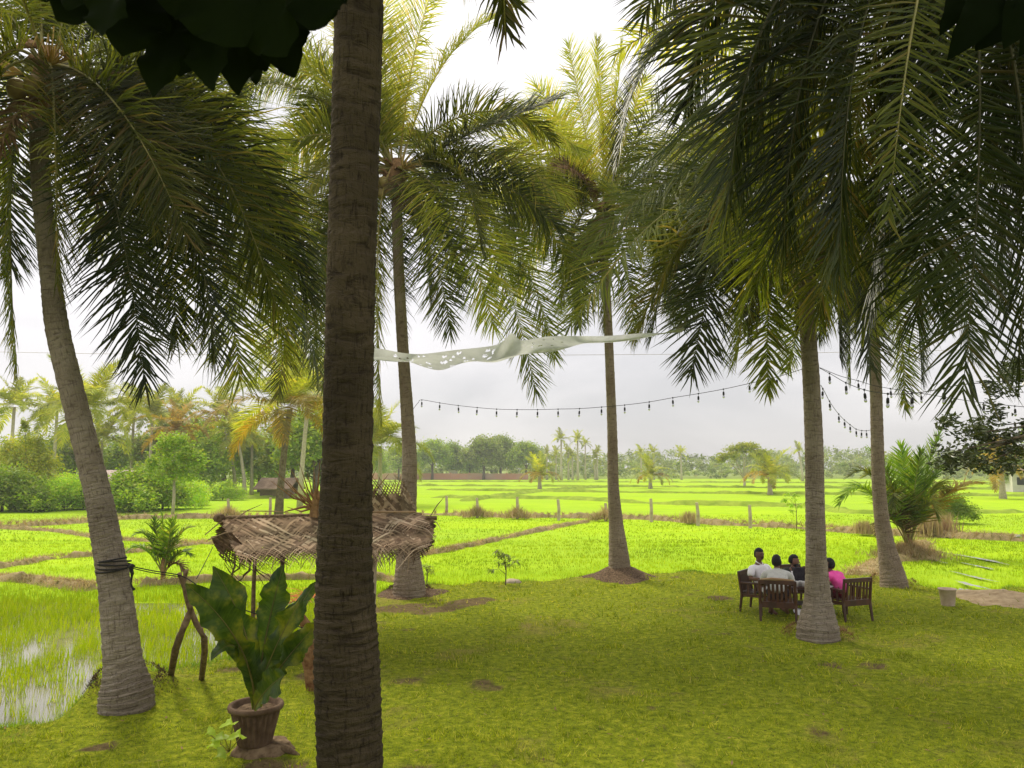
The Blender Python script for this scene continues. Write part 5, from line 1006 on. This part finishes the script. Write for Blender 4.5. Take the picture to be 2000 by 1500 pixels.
# ------------------------------------------------------------------ strings of bulbs
M['glass'] = m = bpy.data.materials.new('bulb_glass'); m.use_nodes = True; pp = m.node_tree.nodes['Principled BSDF']; pp.inputs['Base Color'].default_value = (.62, .62, .64, 1); pp.inputs['Roughness'].default_value = .05; pp.inputs['Transmission Weight'].default_value = .9; pp.inputs['IOR'].default_value = 1.15
dm = MB(); dm.tube([(0, 0, 0), (.004, 0, -.055)], .0035, 5); dm.lathe((0, 0, 0), [(.006, -.05), (.016, -.055), (.020, -.075), (.021, -.12), (.018, -.125)], 9); dm.lathe((0, 0, 0), [(.011, -.016), (.015, -.008), (.015, .008), (.01, .014)], 7)
DROP = dm.mesh('lamp_drop', M['cable'], True); bm_ = MB(); bm_.lathe((0, 0, 0), [(.014, -.12), (.020, -.138), (.023, -.155), (.020, -.175), (.010, -.186), (.002, -.188)], 10); BULB = bm_.mesh('bulb', M['glass'], True)
def lights(label, pts, drops, s=1, rad=.0055):
    P = smoothpts([at(*p) for p in pts], 90); t = empty('string_lights', V3(P[0]), 0, label, 'string lights', 'strings of bulbs between the palms'); of = world_off(t)
    m = MB(); m.tube(P - of, rad, 5); m.build('cable', M['cable'], t, True)
    px = np.array([1000 + F * p[0] / (p[1] * math.cos(PITCH) + (p[2] - CAMZ) * math.sin(PITCH)) for p in P])
    for k, x in enumerate(drops):
        q = np.array([np.interp(x, px, P[:, j]) for j in range(3)]) - of
        o = bpy.data.objects.new('lamp_drop', DROP); COL.objects.link(o); o.parent = t; o.location = q; o.scale = (s, s, s); o.rotation_euler = (rnd.uniform(-.08, .08), rnd.uniform(-.08, .08), rnd.uniform(0, 6))
        g = bpy.data.objects.new('bulb', BULB); COL.objects.link(g); g.parent = o
lights('long sagging string of small bulbs from the shelter palm to the palm by the men', [(806, 800, 18.0), (817, 786, 17.9), (824, 781, 17.8), (860, 787, 17.5), (895, 792, 17.2), (932, 796, 17), (970, 799, 16.8), (1010, 800, 16.6), (1050, 800, 16.4), (1090, 799, 16.2), (1132, 798, 16), (1175, 795, 15.7), (1220, 791, 15.4), (1268, 785, 15.1), (1313, 777, 14.8), (1363, 769, 14.5), (1413, 760, 14.3), (1463, 749, 14), (1515, 737, 13.8), (1570, 720, 13.5)],
       [824, 859, 895, 932, 970, 1010, 1050, 1090, 1132, 1175, 1220, 1268, 1314, 1364, 1413, 1464, 1517], .92)
lights('lower string of larger bulbs dipping right of the palm by the men then rising', [(1601, 719, 13.2), (1625, 732, 12.4), (1653, 748, 11.4), (1691, 762, 10.4), (1733, 769, 9.6), (1769, 769, 9.0), (1802, 766, 8.6), (1844, 758, 8.2), (1880, 751, 7.9), (1967, 744, 7.6), (2040, 740, 7.3)], [1620, 1652, 1688, 1734, 1781, 1843], .95, .005)
lights('upper string of bulbs running from the palm by the men to the right edge', [(1601, 718, 13.3), (1640, 734, 13.6), (1677, 744, 14), (1703, 752, 14.2), (1733, 758, 14.2), (1766, 763, 14.1), (1811, 770, 13.9), (1859, 778, 13.7), (1922, 787, 13.4), (1982, 793, 13.2), (2060, 800, 13)], [1676, 1739, 1799, 1859, 1921, 1982], .95)
lights('short string of small bulbs drooping between the two right hand palms', [(1603, 752, 13.5), (1612, 768, 14.2), (1621, 785, 15), (1635, 805, 16), (1649, 820, 17), (1661, 830, 17.8), (1672, 838, 18.4), (1684, 841, 19), (1695, 841, 19.4), (1705, 838, 19.7)], [1607, 1620, 1638, 1649, 1660, 1672, 1683, 1692, 1703], 1.0, .006)
# ------------------------------------------------------------------ people
def skin(verts, edges, rad, lv=2):
    me = bpy.data.meshes.new('skin'); me.from_pydata([tuple(map(float, v)) for v in verts], edges, []); me.update()
    o = bpy.data.objects.new('skin', me); COL.objects.link(o)
    md = o.modifiers.new('s', 'SKIN'); md.use_smooth_shade = True; md.branch_smoothing = .6
    for i, r_ in enumerate(rad):
        sv = me.skin_vertices[0].data[i]; sv.radius = (r_, r_) if not hasattr(r_, '__len__') else r_; sv.use_root = (i == 0)
    sb = o.modifiers.new('b', 'SUBSURF'); sb.levels = lv; sb.render_levels = lv
    dg = bpy.context.evaluated_depsgraph_get(); ev = o.evaluated_get(dg); m = ev.to_mesh()
    V = [tuple(v.co) for v in m.vertices]; Fc = [tuple(p.vertices) for p in m.polygons]; ev.to_mesh_clear()
    bpy.data.objects.remove(o); bpy.data.meshes.remove(me); return V, Fc
def ball(c, r3, Rm=None, nu=14, nv=10, shape=None):
    vs = []
    for i in range(nv + 1):
        ph = math.pi * i / nv
        for j in range(nu):
            th = 2 * math.pi * j / nu; d = Vector((math.sin(ph) * math.cos(th), math.sin(ph) * math.sin(th), math.cos(ph)))
            k = shape(d) if shape else 1; p = Vector((d.x * r3[0] * k, d.y * r3[1] * k, d.z * r3[2] * k))
            if Rm: p = Rm @ p
            vs.append((p.x + c[0], p.y + c[1], p.z + c[2]))
    fs = [(i * nu + j, (i + 1) * nu + j, (i + 1) * nu + (j + 1) % nu, i * nu + (j + 1) % nu) for i in range(nv) for j in range(nu)]
    return vs, fs
def person(label, loc, rz, lean=0.0, slump=0.0, arms=(((-.26, .12, .62), (-.2, .34, .62)), ((.26, .12, .62), (.2, .34, .62))), head=(0, 0), shirt='white', lower='plain_dk', skinm='skin', beard=False, sleeve=.6, feet=.42, short=True, s=1.0, moust=False):
    t = empty('person', loc, rz, label, 'person'); t.scale = (s, s, s)
    ux = np.array([0, math.sin(lean), math.cos(lean)]); pel = np.array([0, 0, .46])
    wa = pel + ux * .15; ch = wa + np.array([0, math.sin(lean + slump), math.cos(lean + slump)]) * .19; ne = ch + np.array([0, math.sin(lean + slump * 1.6), math.cos(lean + slump * 1.6)]) * .12
    nk = ne + np.array([0, math.sin(lean * .8 + slump), math.cos(lean * .8 + slump)]) * .055
    Vx = [pel, wa, ch, ne, nk]; E = [(0, 1), (1, 2), (2, 3), (3, 4)]; Rd = [(.145, .125), (.145, .12), (.17, .13), (.10, .09), (.052, .052)]
    V2 = [pel, wa, ch, ne - [0, 0, .01]]; E2 = [(0, 1), (1, 2), (2, 3)]; R2 = [(.165, .145), (.165, .14), (.195, .155), (.115, .10)]
    V3_ = [pel, pel + ux * .05]; E3 = [(0, 1)]; R3 = [(.168, .15), (.165, .14)]
    fing = []
    for sd_, (el_, wr_) in zip((-1, 1), arms):
        sh_ = ch + np.array([sd_ * .20, 0, .045]); el_ = np.array(el_, float); wr_ = np.array(wr_, float)
        i = len(Vx); hd = wr_ + unit(wr_ - el_) * .07
        Vx += [sh_, (sh_ + el_) / 2, el_, (el_ + wr_) / 2, wr_, hd]; E += [(2, i), (i, i + 1), (i + 1, i + 2), (i + 2, i + 3), (i + 3, i + 4), (i + 4, i + 5)]; Rd += [.06, .05, .042, .038, .026, (.04, .02)]
        j = len(V2); k = sh_ + (el_ - sh_) * sleeve; V2 += [sh_, (sh_ + k) / 2, k]; E2 += [(2, j), (j, j + 1), (j + 1, j + 2)]; R2 += [.088, .078, .072]
        if sleeve > 1: pass
        fd = unit(hd - wr_); sdv = unit(np.cross(fd, [0, 0, 1.]))
        for q in range(4):
            b = hd + sdv * (-.027 + .018 * q) - fd * .01; Lf = (.062, .072, .068, .052)[q]; m1 = b + fd * Lf * .55 - [0, 0, .006]; fing.append(([b - fd * .02, b, m1, m1 + fd * Lf * .35 - [0, 0, .02]], [.009, .009, .008, .006]))
        b = wr_ + fd * .03 - sdv * sd_ * .02; fing.append(([b, b + fd * .03 - sdv * sd_ * .025, b + fd * .055 - sdv * sd_ * .03 - [0, 0, .008]], [.011, .010, .007]))
    for sd_ in (-1, 1):
        hp = pel + [sd_ * .09, .03, -.02]; kn = np.array([sd_ * .15, .40, .46]); an = np.array([sd_ * .14, feet, .09]); to = an + [sd_ * .02, .15, -.05]
        i = len(Vx); Vx += [hp, (hp + kn) / 2, kn, (kn + an) / 2 + [0, -.02, .04], an, to]; E += [(0, i), (i, i + 1), (i + 1, i + 2), (i + 2, i + 3), (i + 3, i + 4), (i + 4, i + 5)]; Rd += [.085, .075, .055, .052, .035, (.04, .025)]
        j = len(V3_); k2 = kn if short else an + [0, 0, .06]; V3_ += [hp, (hp + kn) / 2, kn] + ([] if short else [(kn + an) / 2, k2]); E3 += [(0, j), (j, j + 1), (j + 1, j + 2)] + ([] if short else [(j + 2, j + 3), (j + 3, j + 4)]); R3 += [.10, .092, .078] + ([] if short else [.068, .06])
    m = MB(); v, f = skin(Vx, E, Rd); m.add(v, f)
    for P, rr_ in fing: m.tube(P, rr_, 6)
    Rm = Matrix.Rotation(head[0], 3, 'Z') @ Matrix.Rotation(-head[1], 3, 'X'); hc = nk + np.array([0, .018, .105])
    def T_(p): q = Rm @ Vector(p); return hc + np.array(q)
    def hs(d):
        k = 1.0
        if d.z < -.2: k *= 1 - .22 * (-d.z - .2) * (1.0 if d.y < .3 else .35)
        if d.y > .5: k *= .97
        return k
    v, f = ball(hc, (.083, .102, .124), Rm, 18, 14, hs); m.add(v, f)
    m.tube([nk - [0, 0, .06], nk + [0, 0, .0], hc - [0, 0, .03]], [.055, .052, .05], 10)
    for sx_ in (-1, 1):
        v, f = ball(T_((sx_ * .078, -.005, -.01)), (.012, .022, .034), Rm, 8, 6); m.add(v, f)
    m.tube([T_((0, .088, .03)), T_((0, .105, -.01)), T_((0, .112, -.025)), T_((0, .092, -.036))], [.008, .012, .016, .006], 7)
    m.tube([T_((-.045, .082, .042)), T_((0, .097, .04)), T_((.045, .082, .042))], [.008, .01, .008], 6)
    m.tube([T_((-.026, .088, -.062)), T_((0, .098, -.06)), T_((.026, .088, -.062))], [.004, .009, .004], 6)
    m.m = 1
    for sx_ in (-1, 1): v, f = ball(T_((sx_ * .031, .084, .02)), (.013, .008, .008), Rm, 8, 6); m.add(v, f)
    m.build('body', [M[skinm], M['hair']], t, True)
    h = MB()
    def hshape(d):
        k = 1.08 + .03 * math.sin(d.x * 40) * math.sin(d.y * 37)
        if d.z < .48 and d.y > -.15 - .2 * d.z: k = .80
        if d.z < -.45: k = .80
        return k
    v, f = ball(T_((0, -.006, .012)), (.086, .104, .124), Rm, 22, 16, hshape); h.add(v, f); h.build('hair', M['hair'], t, True)
    if beard:
        h = MB(); v, f = ball(T_((0, .028, -.062)), (.066, .068, .062), Rm, 14, 10); h.add(v, f); h.build('beard', M['hair'], t, True)
    if moust:
        h = MB(); h.tube([T_((-.03, .088, -.048)), T_((0, .102, -.044)), T_((.03, .088, -.048))], [.004, .009, .004], 6); h.build('moustache', M['hair'], t, True)
    m = MB(); v, f = skin(V2, E2, R2); m.add(v, f)
    m.tube([ne + [-.05, -.03, .035], ne + [0, -.055, .045], ne + [.05, -.03, .035], ne + [.055, .03, .01], ne + [.01, .075, -.03]], .014, 6)
    m.tube([ne + [-.05, -.03, .035], ne + [-.055, .03, .01], ne + [-.01, .075, -.03]], .014, 6)
    m.build('shirt', M[shirt], t, True)
    m = MB(); v, f = skin(V3_, E3, R3); m.add(v, f); m.build('trousers' if not short else 'shorts', M[lower], t, True)
    return t
def LZ(x, y): return float(lawn_z(np.array(x), np.array(y)))
def chair(label, x, y, rz, w=.64, d=.60, hb=.79, group='dark wooden armchairs round the low table', cushion=None):
    t = empty('armchair', (x, y, LZ(x, y)), rz, label, 'armchair', group); hw = w / 2; fd = d / 2
    for sx_ in (-1, 1):
        m = MB(); m.box((sx_ * hw, fd, .29), (.05, .05, .60), taper=.7); m.build('leg', M['wood'], t)
        m = MB(); m.tube([(sx_ * hw, -fd - .05, -.02), (sx_ * hw, -fd, .34), (sx_ * hw, -fd - .06, hb)], [.024, .032, .028], 6); m.build('leg', M['wood'], t)
        m = MB(); m.box((sx_ * hw, -.02, .575), (.075, d + .04, .03)); m.build('armrest', M['wood'], t)
        m = MB(); m.box((sx_ * hw, 0, .33), (.032, d - .05, .06)); m.build('side_rail', M['wood'], t)
        for k in range(3): m = MB(); m.box((sx_ * hw, -fd + .14 + k * .14, .46), (.018, .045, .20)); m.build('side_slat', M['wood'], t)
    for y_, z_ in ((fd, .33), (-fd, .31)): m = MB(); m.box((0, y_, z_), (w - .06, .034, .07)); m.build('seat_rail', M['wood'], t)
    m = MB(); m.box((0, -fd - .055, hb - .03), (w + .02, .045, .075)); m.build('top_rail', M['wood'], t)
    m = MB(); m.box((0, -fd - .005, .36), (w - .04, .032, .05)); m.build('lower_rail', M['wood'], t)
    sl = MB(); sl.box((0, 0, 0), (.048, .016, hb - .44)); S_ = sl.mesh('back_slat', M['wood']); ss = MB(); ss.box((0, 0, 0), (w - .08, .052, .018)); SS = ss.mesh('seat_slat', M['wood'])
    for k in range(7):
        o = bpy.data.objects.new('back_slat', S_); COL.objects.link(o); o.parent = t; o.location = (-hw + .09 + k * (w - .18) / 6, -fd - .03, (hb + .34) / 2); o.rotation_euler = (.12, 0, 0)
    for k in range(7):
        o = bpy.data.objects.new('seat_slat', SS); COL.objects.link(o); o.parent = t; o.location = (0, -fd + .06 + k * (d - .12) / 6, .372)
    if cushion:
        m = MB(); m.tube([(-hw + .02, -fd - .055, hb + .01), (-.1, -fd - .06, hb + .028), (.12, -fd - .05, hb + .02), (hw - .02, -fd - .055, hb + .01)], [.02, .03, .028, .02], 8); m.build('cord_wrap', M[cushion], t, True)
    return t
def ang(dx, dy): return math.atan2(-dx, dy)
tx, ty_ = (1585 - 1000) / F * 16.1 * 1.0, 16.1
chB = chair('slatted wooden armchair seen square from behind with a pale cord wound on its top rail', at(1523, 1130, 15.1)[0], 15.25, ang(.35, 1), cushion='rib_dry')
chA = chair('slatted armchair at the left of the table under the man in the white shirt', at(1488, 1150, 16.2)[0], 16.25, ang(.8, -.6), w=.6)
chD = chair('slatted wooden armchair at the right with grass showing through its back', at(1655, 1150, 15.2)[0], 15.35, ang(-.36, .93), w=.66)
chC = chair('armchair on the far side of the table mostly hidden by the palm trunk', at(1556, 1120, 17.2)[0], 17.1, ang(.3, -1), w=.6)
def seat(ch, y_=-.05): 
    a = ch.rotation_euler.z; return (ch.location.x - math.sin(a) * y_, ch.location.y + math.cos(a) * y_, ch.location.z - .01)
person('man in an open necked white shirt leaning back, facing right', seat(chA, -.02), chA.rotation_euler.z - .45, -.06, .05, (((-.28, .06, .64), (-.16, .28, .66)), ((.29, .05, .64), (.25, .30, .66))), (-.05, .0), 'white', 'white', 'skin2', moust=True, sleeve=.85, s=1.05)
person('man in a pale grey shirt seated with his back to the camera', seat(chB, .02), chB.rotation_euler.z, .20, .30, (((-.28, .30, .60), (-.2, .50, .62)), ((.28, .30, .60), (.2, .50, .62))), (-.1, -.25), 'grey', 'plain_dk', 'skin2', sleeve=.8, s=1.06)
person('bearded man in a dark shirt facing right across the table with raised hand', tuple(np.array(seat(chC, .16)) + [-.34, -.05, -.07]), chC.rotation_euler.z, .22, .22, (((-.27, .26, .60), (-.12, .40, .88)), ((.27, .26, .60), (.14, .44, .70))), (.85, .05), 'dark', 'plain_dk', 'skin', beard=True, sleeve=.7)
person('man in a bright pink shirt and maroon shorts bending over the table', tuple(np.array(seat(chD, .10)) + [.02, -.1, 0]), chD.rotation_euler.z + .25, .28, .35, (((-.28, .34, .58), (-.18, .55, .60)), ((.28, .34, .58), (.18, .55, .60))), (.15, -.3), 'pink', 'maroon', 'skin2', sleeve=.8)
tb = empty('low_table', (at(1590, 1190, 16.1)[0], 16.15, LZ(6.3, 16.1)), .1, 'low dark table with glasses and a bottle, mostly hidden by the palm trunk', 'table')
m = MB(); m.box((0, 0, .50), (1.15, .62, .035)); m.build('table_top', M['wood'], tb)
for a in (-1, 1):
    for b in (-1, 1): m = MB(); m.box((a * .52, b * .26, .24), (.05, .05, .49)); m.build('leg', M['wood'], tb)
    m = MB(); m.box((a * .52, 0, .43), (.025, .47, .08)); m.build('apron', M['wood'], tb); m = MB(); m.box((0, a * .26, .43), (.99, .025, .08)); m.build('apron', M['wood'], tb)
m = MB(); m.box((0, 0, .16), (1.0, .46, .02)); m.build('shelf', M['wood'], tb)
TO = tb.location
def on_table(name, px, label, cat, mb, mats, dy=0.0, z=.518, smooth=True):
    o = mb.build(name, mats, None, smooth); o.location = (at(px, 1130, TO.y + dy)[0], TO.y + dy, TO.z + z); return tag(o, label, cat)
m = MB(); m.lathe((0, 0, 0), [(.04, 0), (.045, .02), (.045, .17), (.02, .23), (.016, .27), (.02, .29)], 14); on_table('bottle', 1547, 'pale bottle standing at the left end of the low table', 'bottle', m, M['white'], -.1)
m = MB(); m.box((0, 0, .17), (.22, .12, .34)); m.box((0, -.065, .18), (.19, .012, .29)); m.tube([(-.06, 0, .34), (0, 0, .40), (.06, 0, .34)], .01, 6); on_table('dark_box', 1560, 'dark grey upright bag or box standing on the table behind the bottle', 'bag', m, M['plain_dk'], .05, smooth=False)
for i, (px, dy) in enumerate([(1556, -.24), (1563, -.2), (1568, -.26)]):
    m = MB(); m.lathe((0, 0, 0), [(.028, 0), (.034, .09), (.036, .11), (.030, .11), (.028, .01)], 12)
    on_table('cup', px, ['leftmost white cup on the near edge of the low table', 'middle white cup on the near edge of the low table', 'white cup nearest the palm trunk on the low table'][i], 'cup', m, M['paint'], dy)
m = MB(); m.lathe((0, 0, 0), [(.06, 0), (.11, .015), (.115, .022), (.06, .012)], 16); m2 = m.build('plate', M['paint'], None, True); m2.location = (at(1560, 1187, 15.7)[0], 15.7, LZ(5.8, 15.7) + .03); m2.rotation_euler = (.5, .1, 0); tag(m2, 'white dish lying on the grass by the table leg', 'dish')
# ---- planter bucket
bk = empty('planter_bucket', gnd(1852, 1184, 0), 0, 'faded beige bucket with dark soil standing alone on the lawn at the right', 'bucket')
m = MB(); m.lathe((0, 0, 0), [(.125, 0), (.13, .02), (.165, .34), (.178, .345), (.18, .37), (.165, .372), (.155, .30)], 24); m.build('bucket_body', M['bucket'], bk, True)
m = MB(); m.lathe((0, 0, 0), [(.155, .30), (.10, .33), (.02, .335)], 14, .05, 4); m.build('soil', M['soil'], bk, True)
# ---- sapling on the lawn edge, small sapling behind
def sapling(label, px, py, h, w, nl, ls, mk, seed, z=-.02):
    b = gnd(px, py, z); t = empty('sapling', b, 0, label, 'sapling'); r = np.random.default_rng(seed); m = MB(); tips = []
    m.tube([(0, 0, -.1), (.02, 0, h * .5), (-.01, 0, h * .85)], [.018, .014, .007], 6)
    for i in range(9):
        a = r.uniform(0, 6.28); z0 = h * r.uniform(.35, .8); e = np.array([math.cos(a) * w * r.uniform(.5, 1), math.sin(a) * w * .8, z0 + h * r.uniform(.0, .28)]); m.tube([(0, 0, z0), e * [.5, .5, 1], e], [.008, .006, .003], 5); tips.append(e)
    tips.append(np.array([0, 0, h * .95])); m.build('stem', M['limb'], t, True)
    lm = MB()
    for e in tips:
        for k in range(nl):
            a = r.uniform(0, 6.28); d = unit(np.array([math.cos(a), math.sin(a), r.uniform(-.7, .35)])); s_ = unit(np.cross(d, [0, 0, 1.])) * ls * .16; L1 = ls * r.uniform(.7, 1.2); p = e + r.normal(0, .02, 3)
            lm.add([p, p + d * L1 * .45 + s_, p + d * L1 - [0, 0, L1 * .25], p + d * L1 * .45 - s_, p + d * L1 * .5 + [0, 0, -.01]], [(0, 1, 4), (1, 2, 4), (2, 3, 4), (3, 0, 4)])
    lm.build('leaves', M[mk], t); return t
sapling('small mango-like sapling standing on the lawn edge left of the mound palm', 987, 1146, .85, .36, 11, .17, 'leaf_m', 1)
sapling('pale shrub just left of the palm trunk by the men', 1556, 1036, 1.9, .75, 22, .28, 'leaf_l', 2, -.2)
sapling('tiny leafy shoot beside the foot of the shelter palm', 833, 1140, .5, .16, 7, .12, 'leaf_m', 3)
m = MB(); m.lathe((0, 0, 0), [(.20, -.05), (.21, .03), (.15, .09), (.05, .11), (.01, .11)], 9, .15, 3); p = m.build('stone', M['post'], None, True); p.location = gnd(1000, 1139, 0); tag(p, 'grey-brown stone beside the sapling on the lawn edge', 'stone')
# ---- broadleaf branch reaching in at the right
r = np.random.default_rng(12); bt = empty('broadleaf_tree', (at(2260, 1160, 15)[0], 15.0, 0), 0, 'dark leaved tree beyond the right edge whose branches reach into the picture', 'tree'); bo = world_off(bt)
m = MB(); top = at(2250, 820, 15) - bo; m.tube([(0, 0, -.2), (.05, 0, 1.5), top], [.26, .2, .16], 10); br = []
for (x, y, d, R_) in [(1975, 740, -.3, .5), (1985, 720, .4, .45), (1915, 845, 0, .75), (1870, 880, -.3, .55), (1960, 830, .3, .8), (1985, 880, .2, .7), (1910, 905, -.1, .45), (2060, 800, 0, 1.1), (2080, 900, .3, 1.1), (2150, 760, 0, 1.4), (2060, 700, .3, .8), (2250, 700, 0, 1.8), (2200, 850, .5, 1.4), (1945, 868, 0, .6), (1850, 895, 0, .3)]:
    e = at(x, y, 15 + d) - bo; m.tube([top * [.9, 1, .9], (top + e) / 2 + [0, 0, .12], e], [.07, .035, .01], 6); br.append((e, R_ * .62))
m.build('trunk', M['limb'], bt, True)
Cs = [];
for e, R_ in br:
    n = int(900 * R_); k = max(5, int(14 * R_)); cc = e + r.normal(0, 1, (k, 3)) * R_ * [.75, .6, .42]; Cs.append(cc[r.integers(0, k, n)] + r.normal(0, .085, (n, 3)))
V, T = leafquads(np.concatenate(Cs), .13, r, .5, .42); link('crown', mesh_np('crown', V, [T], M['leaf_k']), bt)
# ---- dark big-leaved tree over and behind the camera, its leaves hanging into the top left corner
ot = empty('overhanging_tree', (-3.4, -2.2, 0), 0, 'tree over the camera whose big near black leaves hang into the top left corner', 'tree'); oo = world_off(ot)
m = MB(); m.tube([np.array([-3.4, -2.2, -.2]) - oo, np.array([-3.3, -2.1, 2.5]) - oo, np.array([-3.0, -1.8, 4.6]) - oo], [.3, .24, .18], 12)
m.tube([np.array([-3.0, -1.8, 4.4]) - oo, np.array([-1.8, .0, 4.3]) - oo, at(330, -150, 1.35) - oo, at(360, -20, 1.4) - oo], [.12, .07, .015, .006], 8)
for e in [(3, -1, 5.6), (0, 1.0, 5.6), (-5, 1, 5.8), (-1, -3, 6), (4.5, 0, 6)]: m.tube([np.array([-3.0, -1.8, 4.5]) - oo, (np.array(e) + [-3, -1.8, 4.5]) / 2 + [0, 0, .3] - oo, np.array(e) - oo], [.11, .07, .02], 7)
m.build('trunk', M['limb'], ot, True)
r = np.random.default_rng(9); lo = [np.array(l, float) for l in [(0, -.8, 6.2, 3.4, 2.2, 1.0), (-4, -.6, 6.2, 3, 2.4, 1.1), (4, -.8, 6.3, 3, 2.2, 1.1), (-1, -3.4, 6.6, 4, 2.4, 1.3), (0, .6, 5.9, 2.4, 1.0, .6)]]
C = crown_pts(lo, 9000, r, .3); C = C[(C[:, 2] > 3.4 + np.maximum(0, C[:, 1]) * .75 + .55)]; V, T = leafquads(C - oo, .26, r, .5, .6); link('crown', mesh_np('crown', V, [T], M['leaf_k']), ot)  # unseen crown, added dense overhead to shade the foreground and near leaves
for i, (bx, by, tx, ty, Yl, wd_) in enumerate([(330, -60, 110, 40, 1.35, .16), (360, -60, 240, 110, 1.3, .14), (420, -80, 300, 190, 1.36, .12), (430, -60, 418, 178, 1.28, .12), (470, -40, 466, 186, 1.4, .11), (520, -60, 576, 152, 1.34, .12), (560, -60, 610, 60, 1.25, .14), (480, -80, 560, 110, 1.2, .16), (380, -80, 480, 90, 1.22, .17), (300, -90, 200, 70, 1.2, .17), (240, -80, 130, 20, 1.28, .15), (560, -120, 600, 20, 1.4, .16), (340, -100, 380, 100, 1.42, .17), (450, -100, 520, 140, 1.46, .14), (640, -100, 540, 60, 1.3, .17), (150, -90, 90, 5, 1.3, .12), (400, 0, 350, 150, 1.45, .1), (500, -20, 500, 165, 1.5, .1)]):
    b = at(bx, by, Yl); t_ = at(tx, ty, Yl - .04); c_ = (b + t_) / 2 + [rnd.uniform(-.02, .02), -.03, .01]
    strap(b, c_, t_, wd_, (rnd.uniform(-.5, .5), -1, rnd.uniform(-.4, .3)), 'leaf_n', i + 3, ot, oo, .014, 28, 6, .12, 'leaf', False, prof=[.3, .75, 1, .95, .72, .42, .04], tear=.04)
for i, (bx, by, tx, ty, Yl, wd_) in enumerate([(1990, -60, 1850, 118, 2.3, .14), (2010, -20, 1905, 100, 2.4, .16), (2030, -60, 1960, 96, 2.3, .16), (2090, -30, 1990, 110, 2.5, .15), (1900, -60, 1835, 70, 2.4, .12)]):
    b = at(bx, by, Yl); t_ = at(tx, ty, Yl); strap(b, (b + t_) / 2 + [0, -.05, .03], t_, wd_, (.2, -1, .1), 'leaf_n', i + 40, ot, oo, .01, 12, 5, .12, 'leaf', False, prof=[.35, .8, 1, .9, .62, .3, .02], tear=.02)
# ---- litter on the lawn
dl = MB(); rr = random.Random(31); P = []
for i in range(900):
    v = rr.random() ** .6; y = 6 + 12 * v; x = rr.uniform(-.66, .68) * y
    if float(edge_s(np.array(x), np.array(y))) < .3: continue
    P.append((x, y))
for x, y in P:
    a = rr.uniform(0, 6.28); s_ = rr.uniform(.015, .045); z = LZ(x, y) + .022; d = np.array([math.cos(a), math.sin(a), rr.uniform(-.2, .3)]) * s_; e = np.array([-math.sin(a), math.cos(a), 0]) * s_ * .3; c = np.array([x, y, z]); dl.m = 0 if rr.random() < .7 else 1
    dl.add([c - d, c + e, c + d, c - e], [(0, 1, 2), (0, 2, 3)])
tag(dl.build('leaf_litter', [M['frond_dry'], M['husk']]), 'scattered dead leaves lying over the lawn', 'dead leaves', kind='stuff')
for i, (px, py) in enumerate([(1665, 1208), (1790, 1236), (1200, 1395)]): pass
# root fringes round the palm feet
for i, (px, py, Y_r, rad) in enumerate([(250, 1362, 9.6, .36), (1597, 1243, 13.4, .42), (799, 1156, 18.1, .42), (1745, 1139, 19.8, .44), (1210, 1116, 22.3, .40)]):
    b = gnd(px, py, 0); r = np.random.default_rng(i); n = 700; a = r.uniform(0, 6.28, n); q = rad * (1 + np.abs(r.normal(0, .22, n))); x = b[0] + np.cos(a) * q; y = b[1] + np.sin(a) * q
    blades('root_fringe', np.column_stack([x, y, lawn_z(x, y) + np.maximum(0, .10 - (q - rad) * .6)]), .05, .012, M['husk'] if i % 2 else M['soil'], i, 1.8, label='brown root fringe at the foot of a palm', cat='roots')
# ---- air
m, nt, o = newmat('haze_air'); pv = nt.nodes.new('ShaderNodeVolumePrincipled'); pv.inputs['Color'].default_value = (.93, .95, .93, 1); pv.inputs['Density'].default_value = HAZE; pv.inputs['Anisotropy'].default_value = .2
nt.links.new(pv.outputs[0], o.inputs['Volume'])
if HAZE:
    m2 = MB(); m2.box((0, 190, 10.5), (1000, 520, 24)); hz = m2.build('haze', m); tag(hz, kind='stuff')
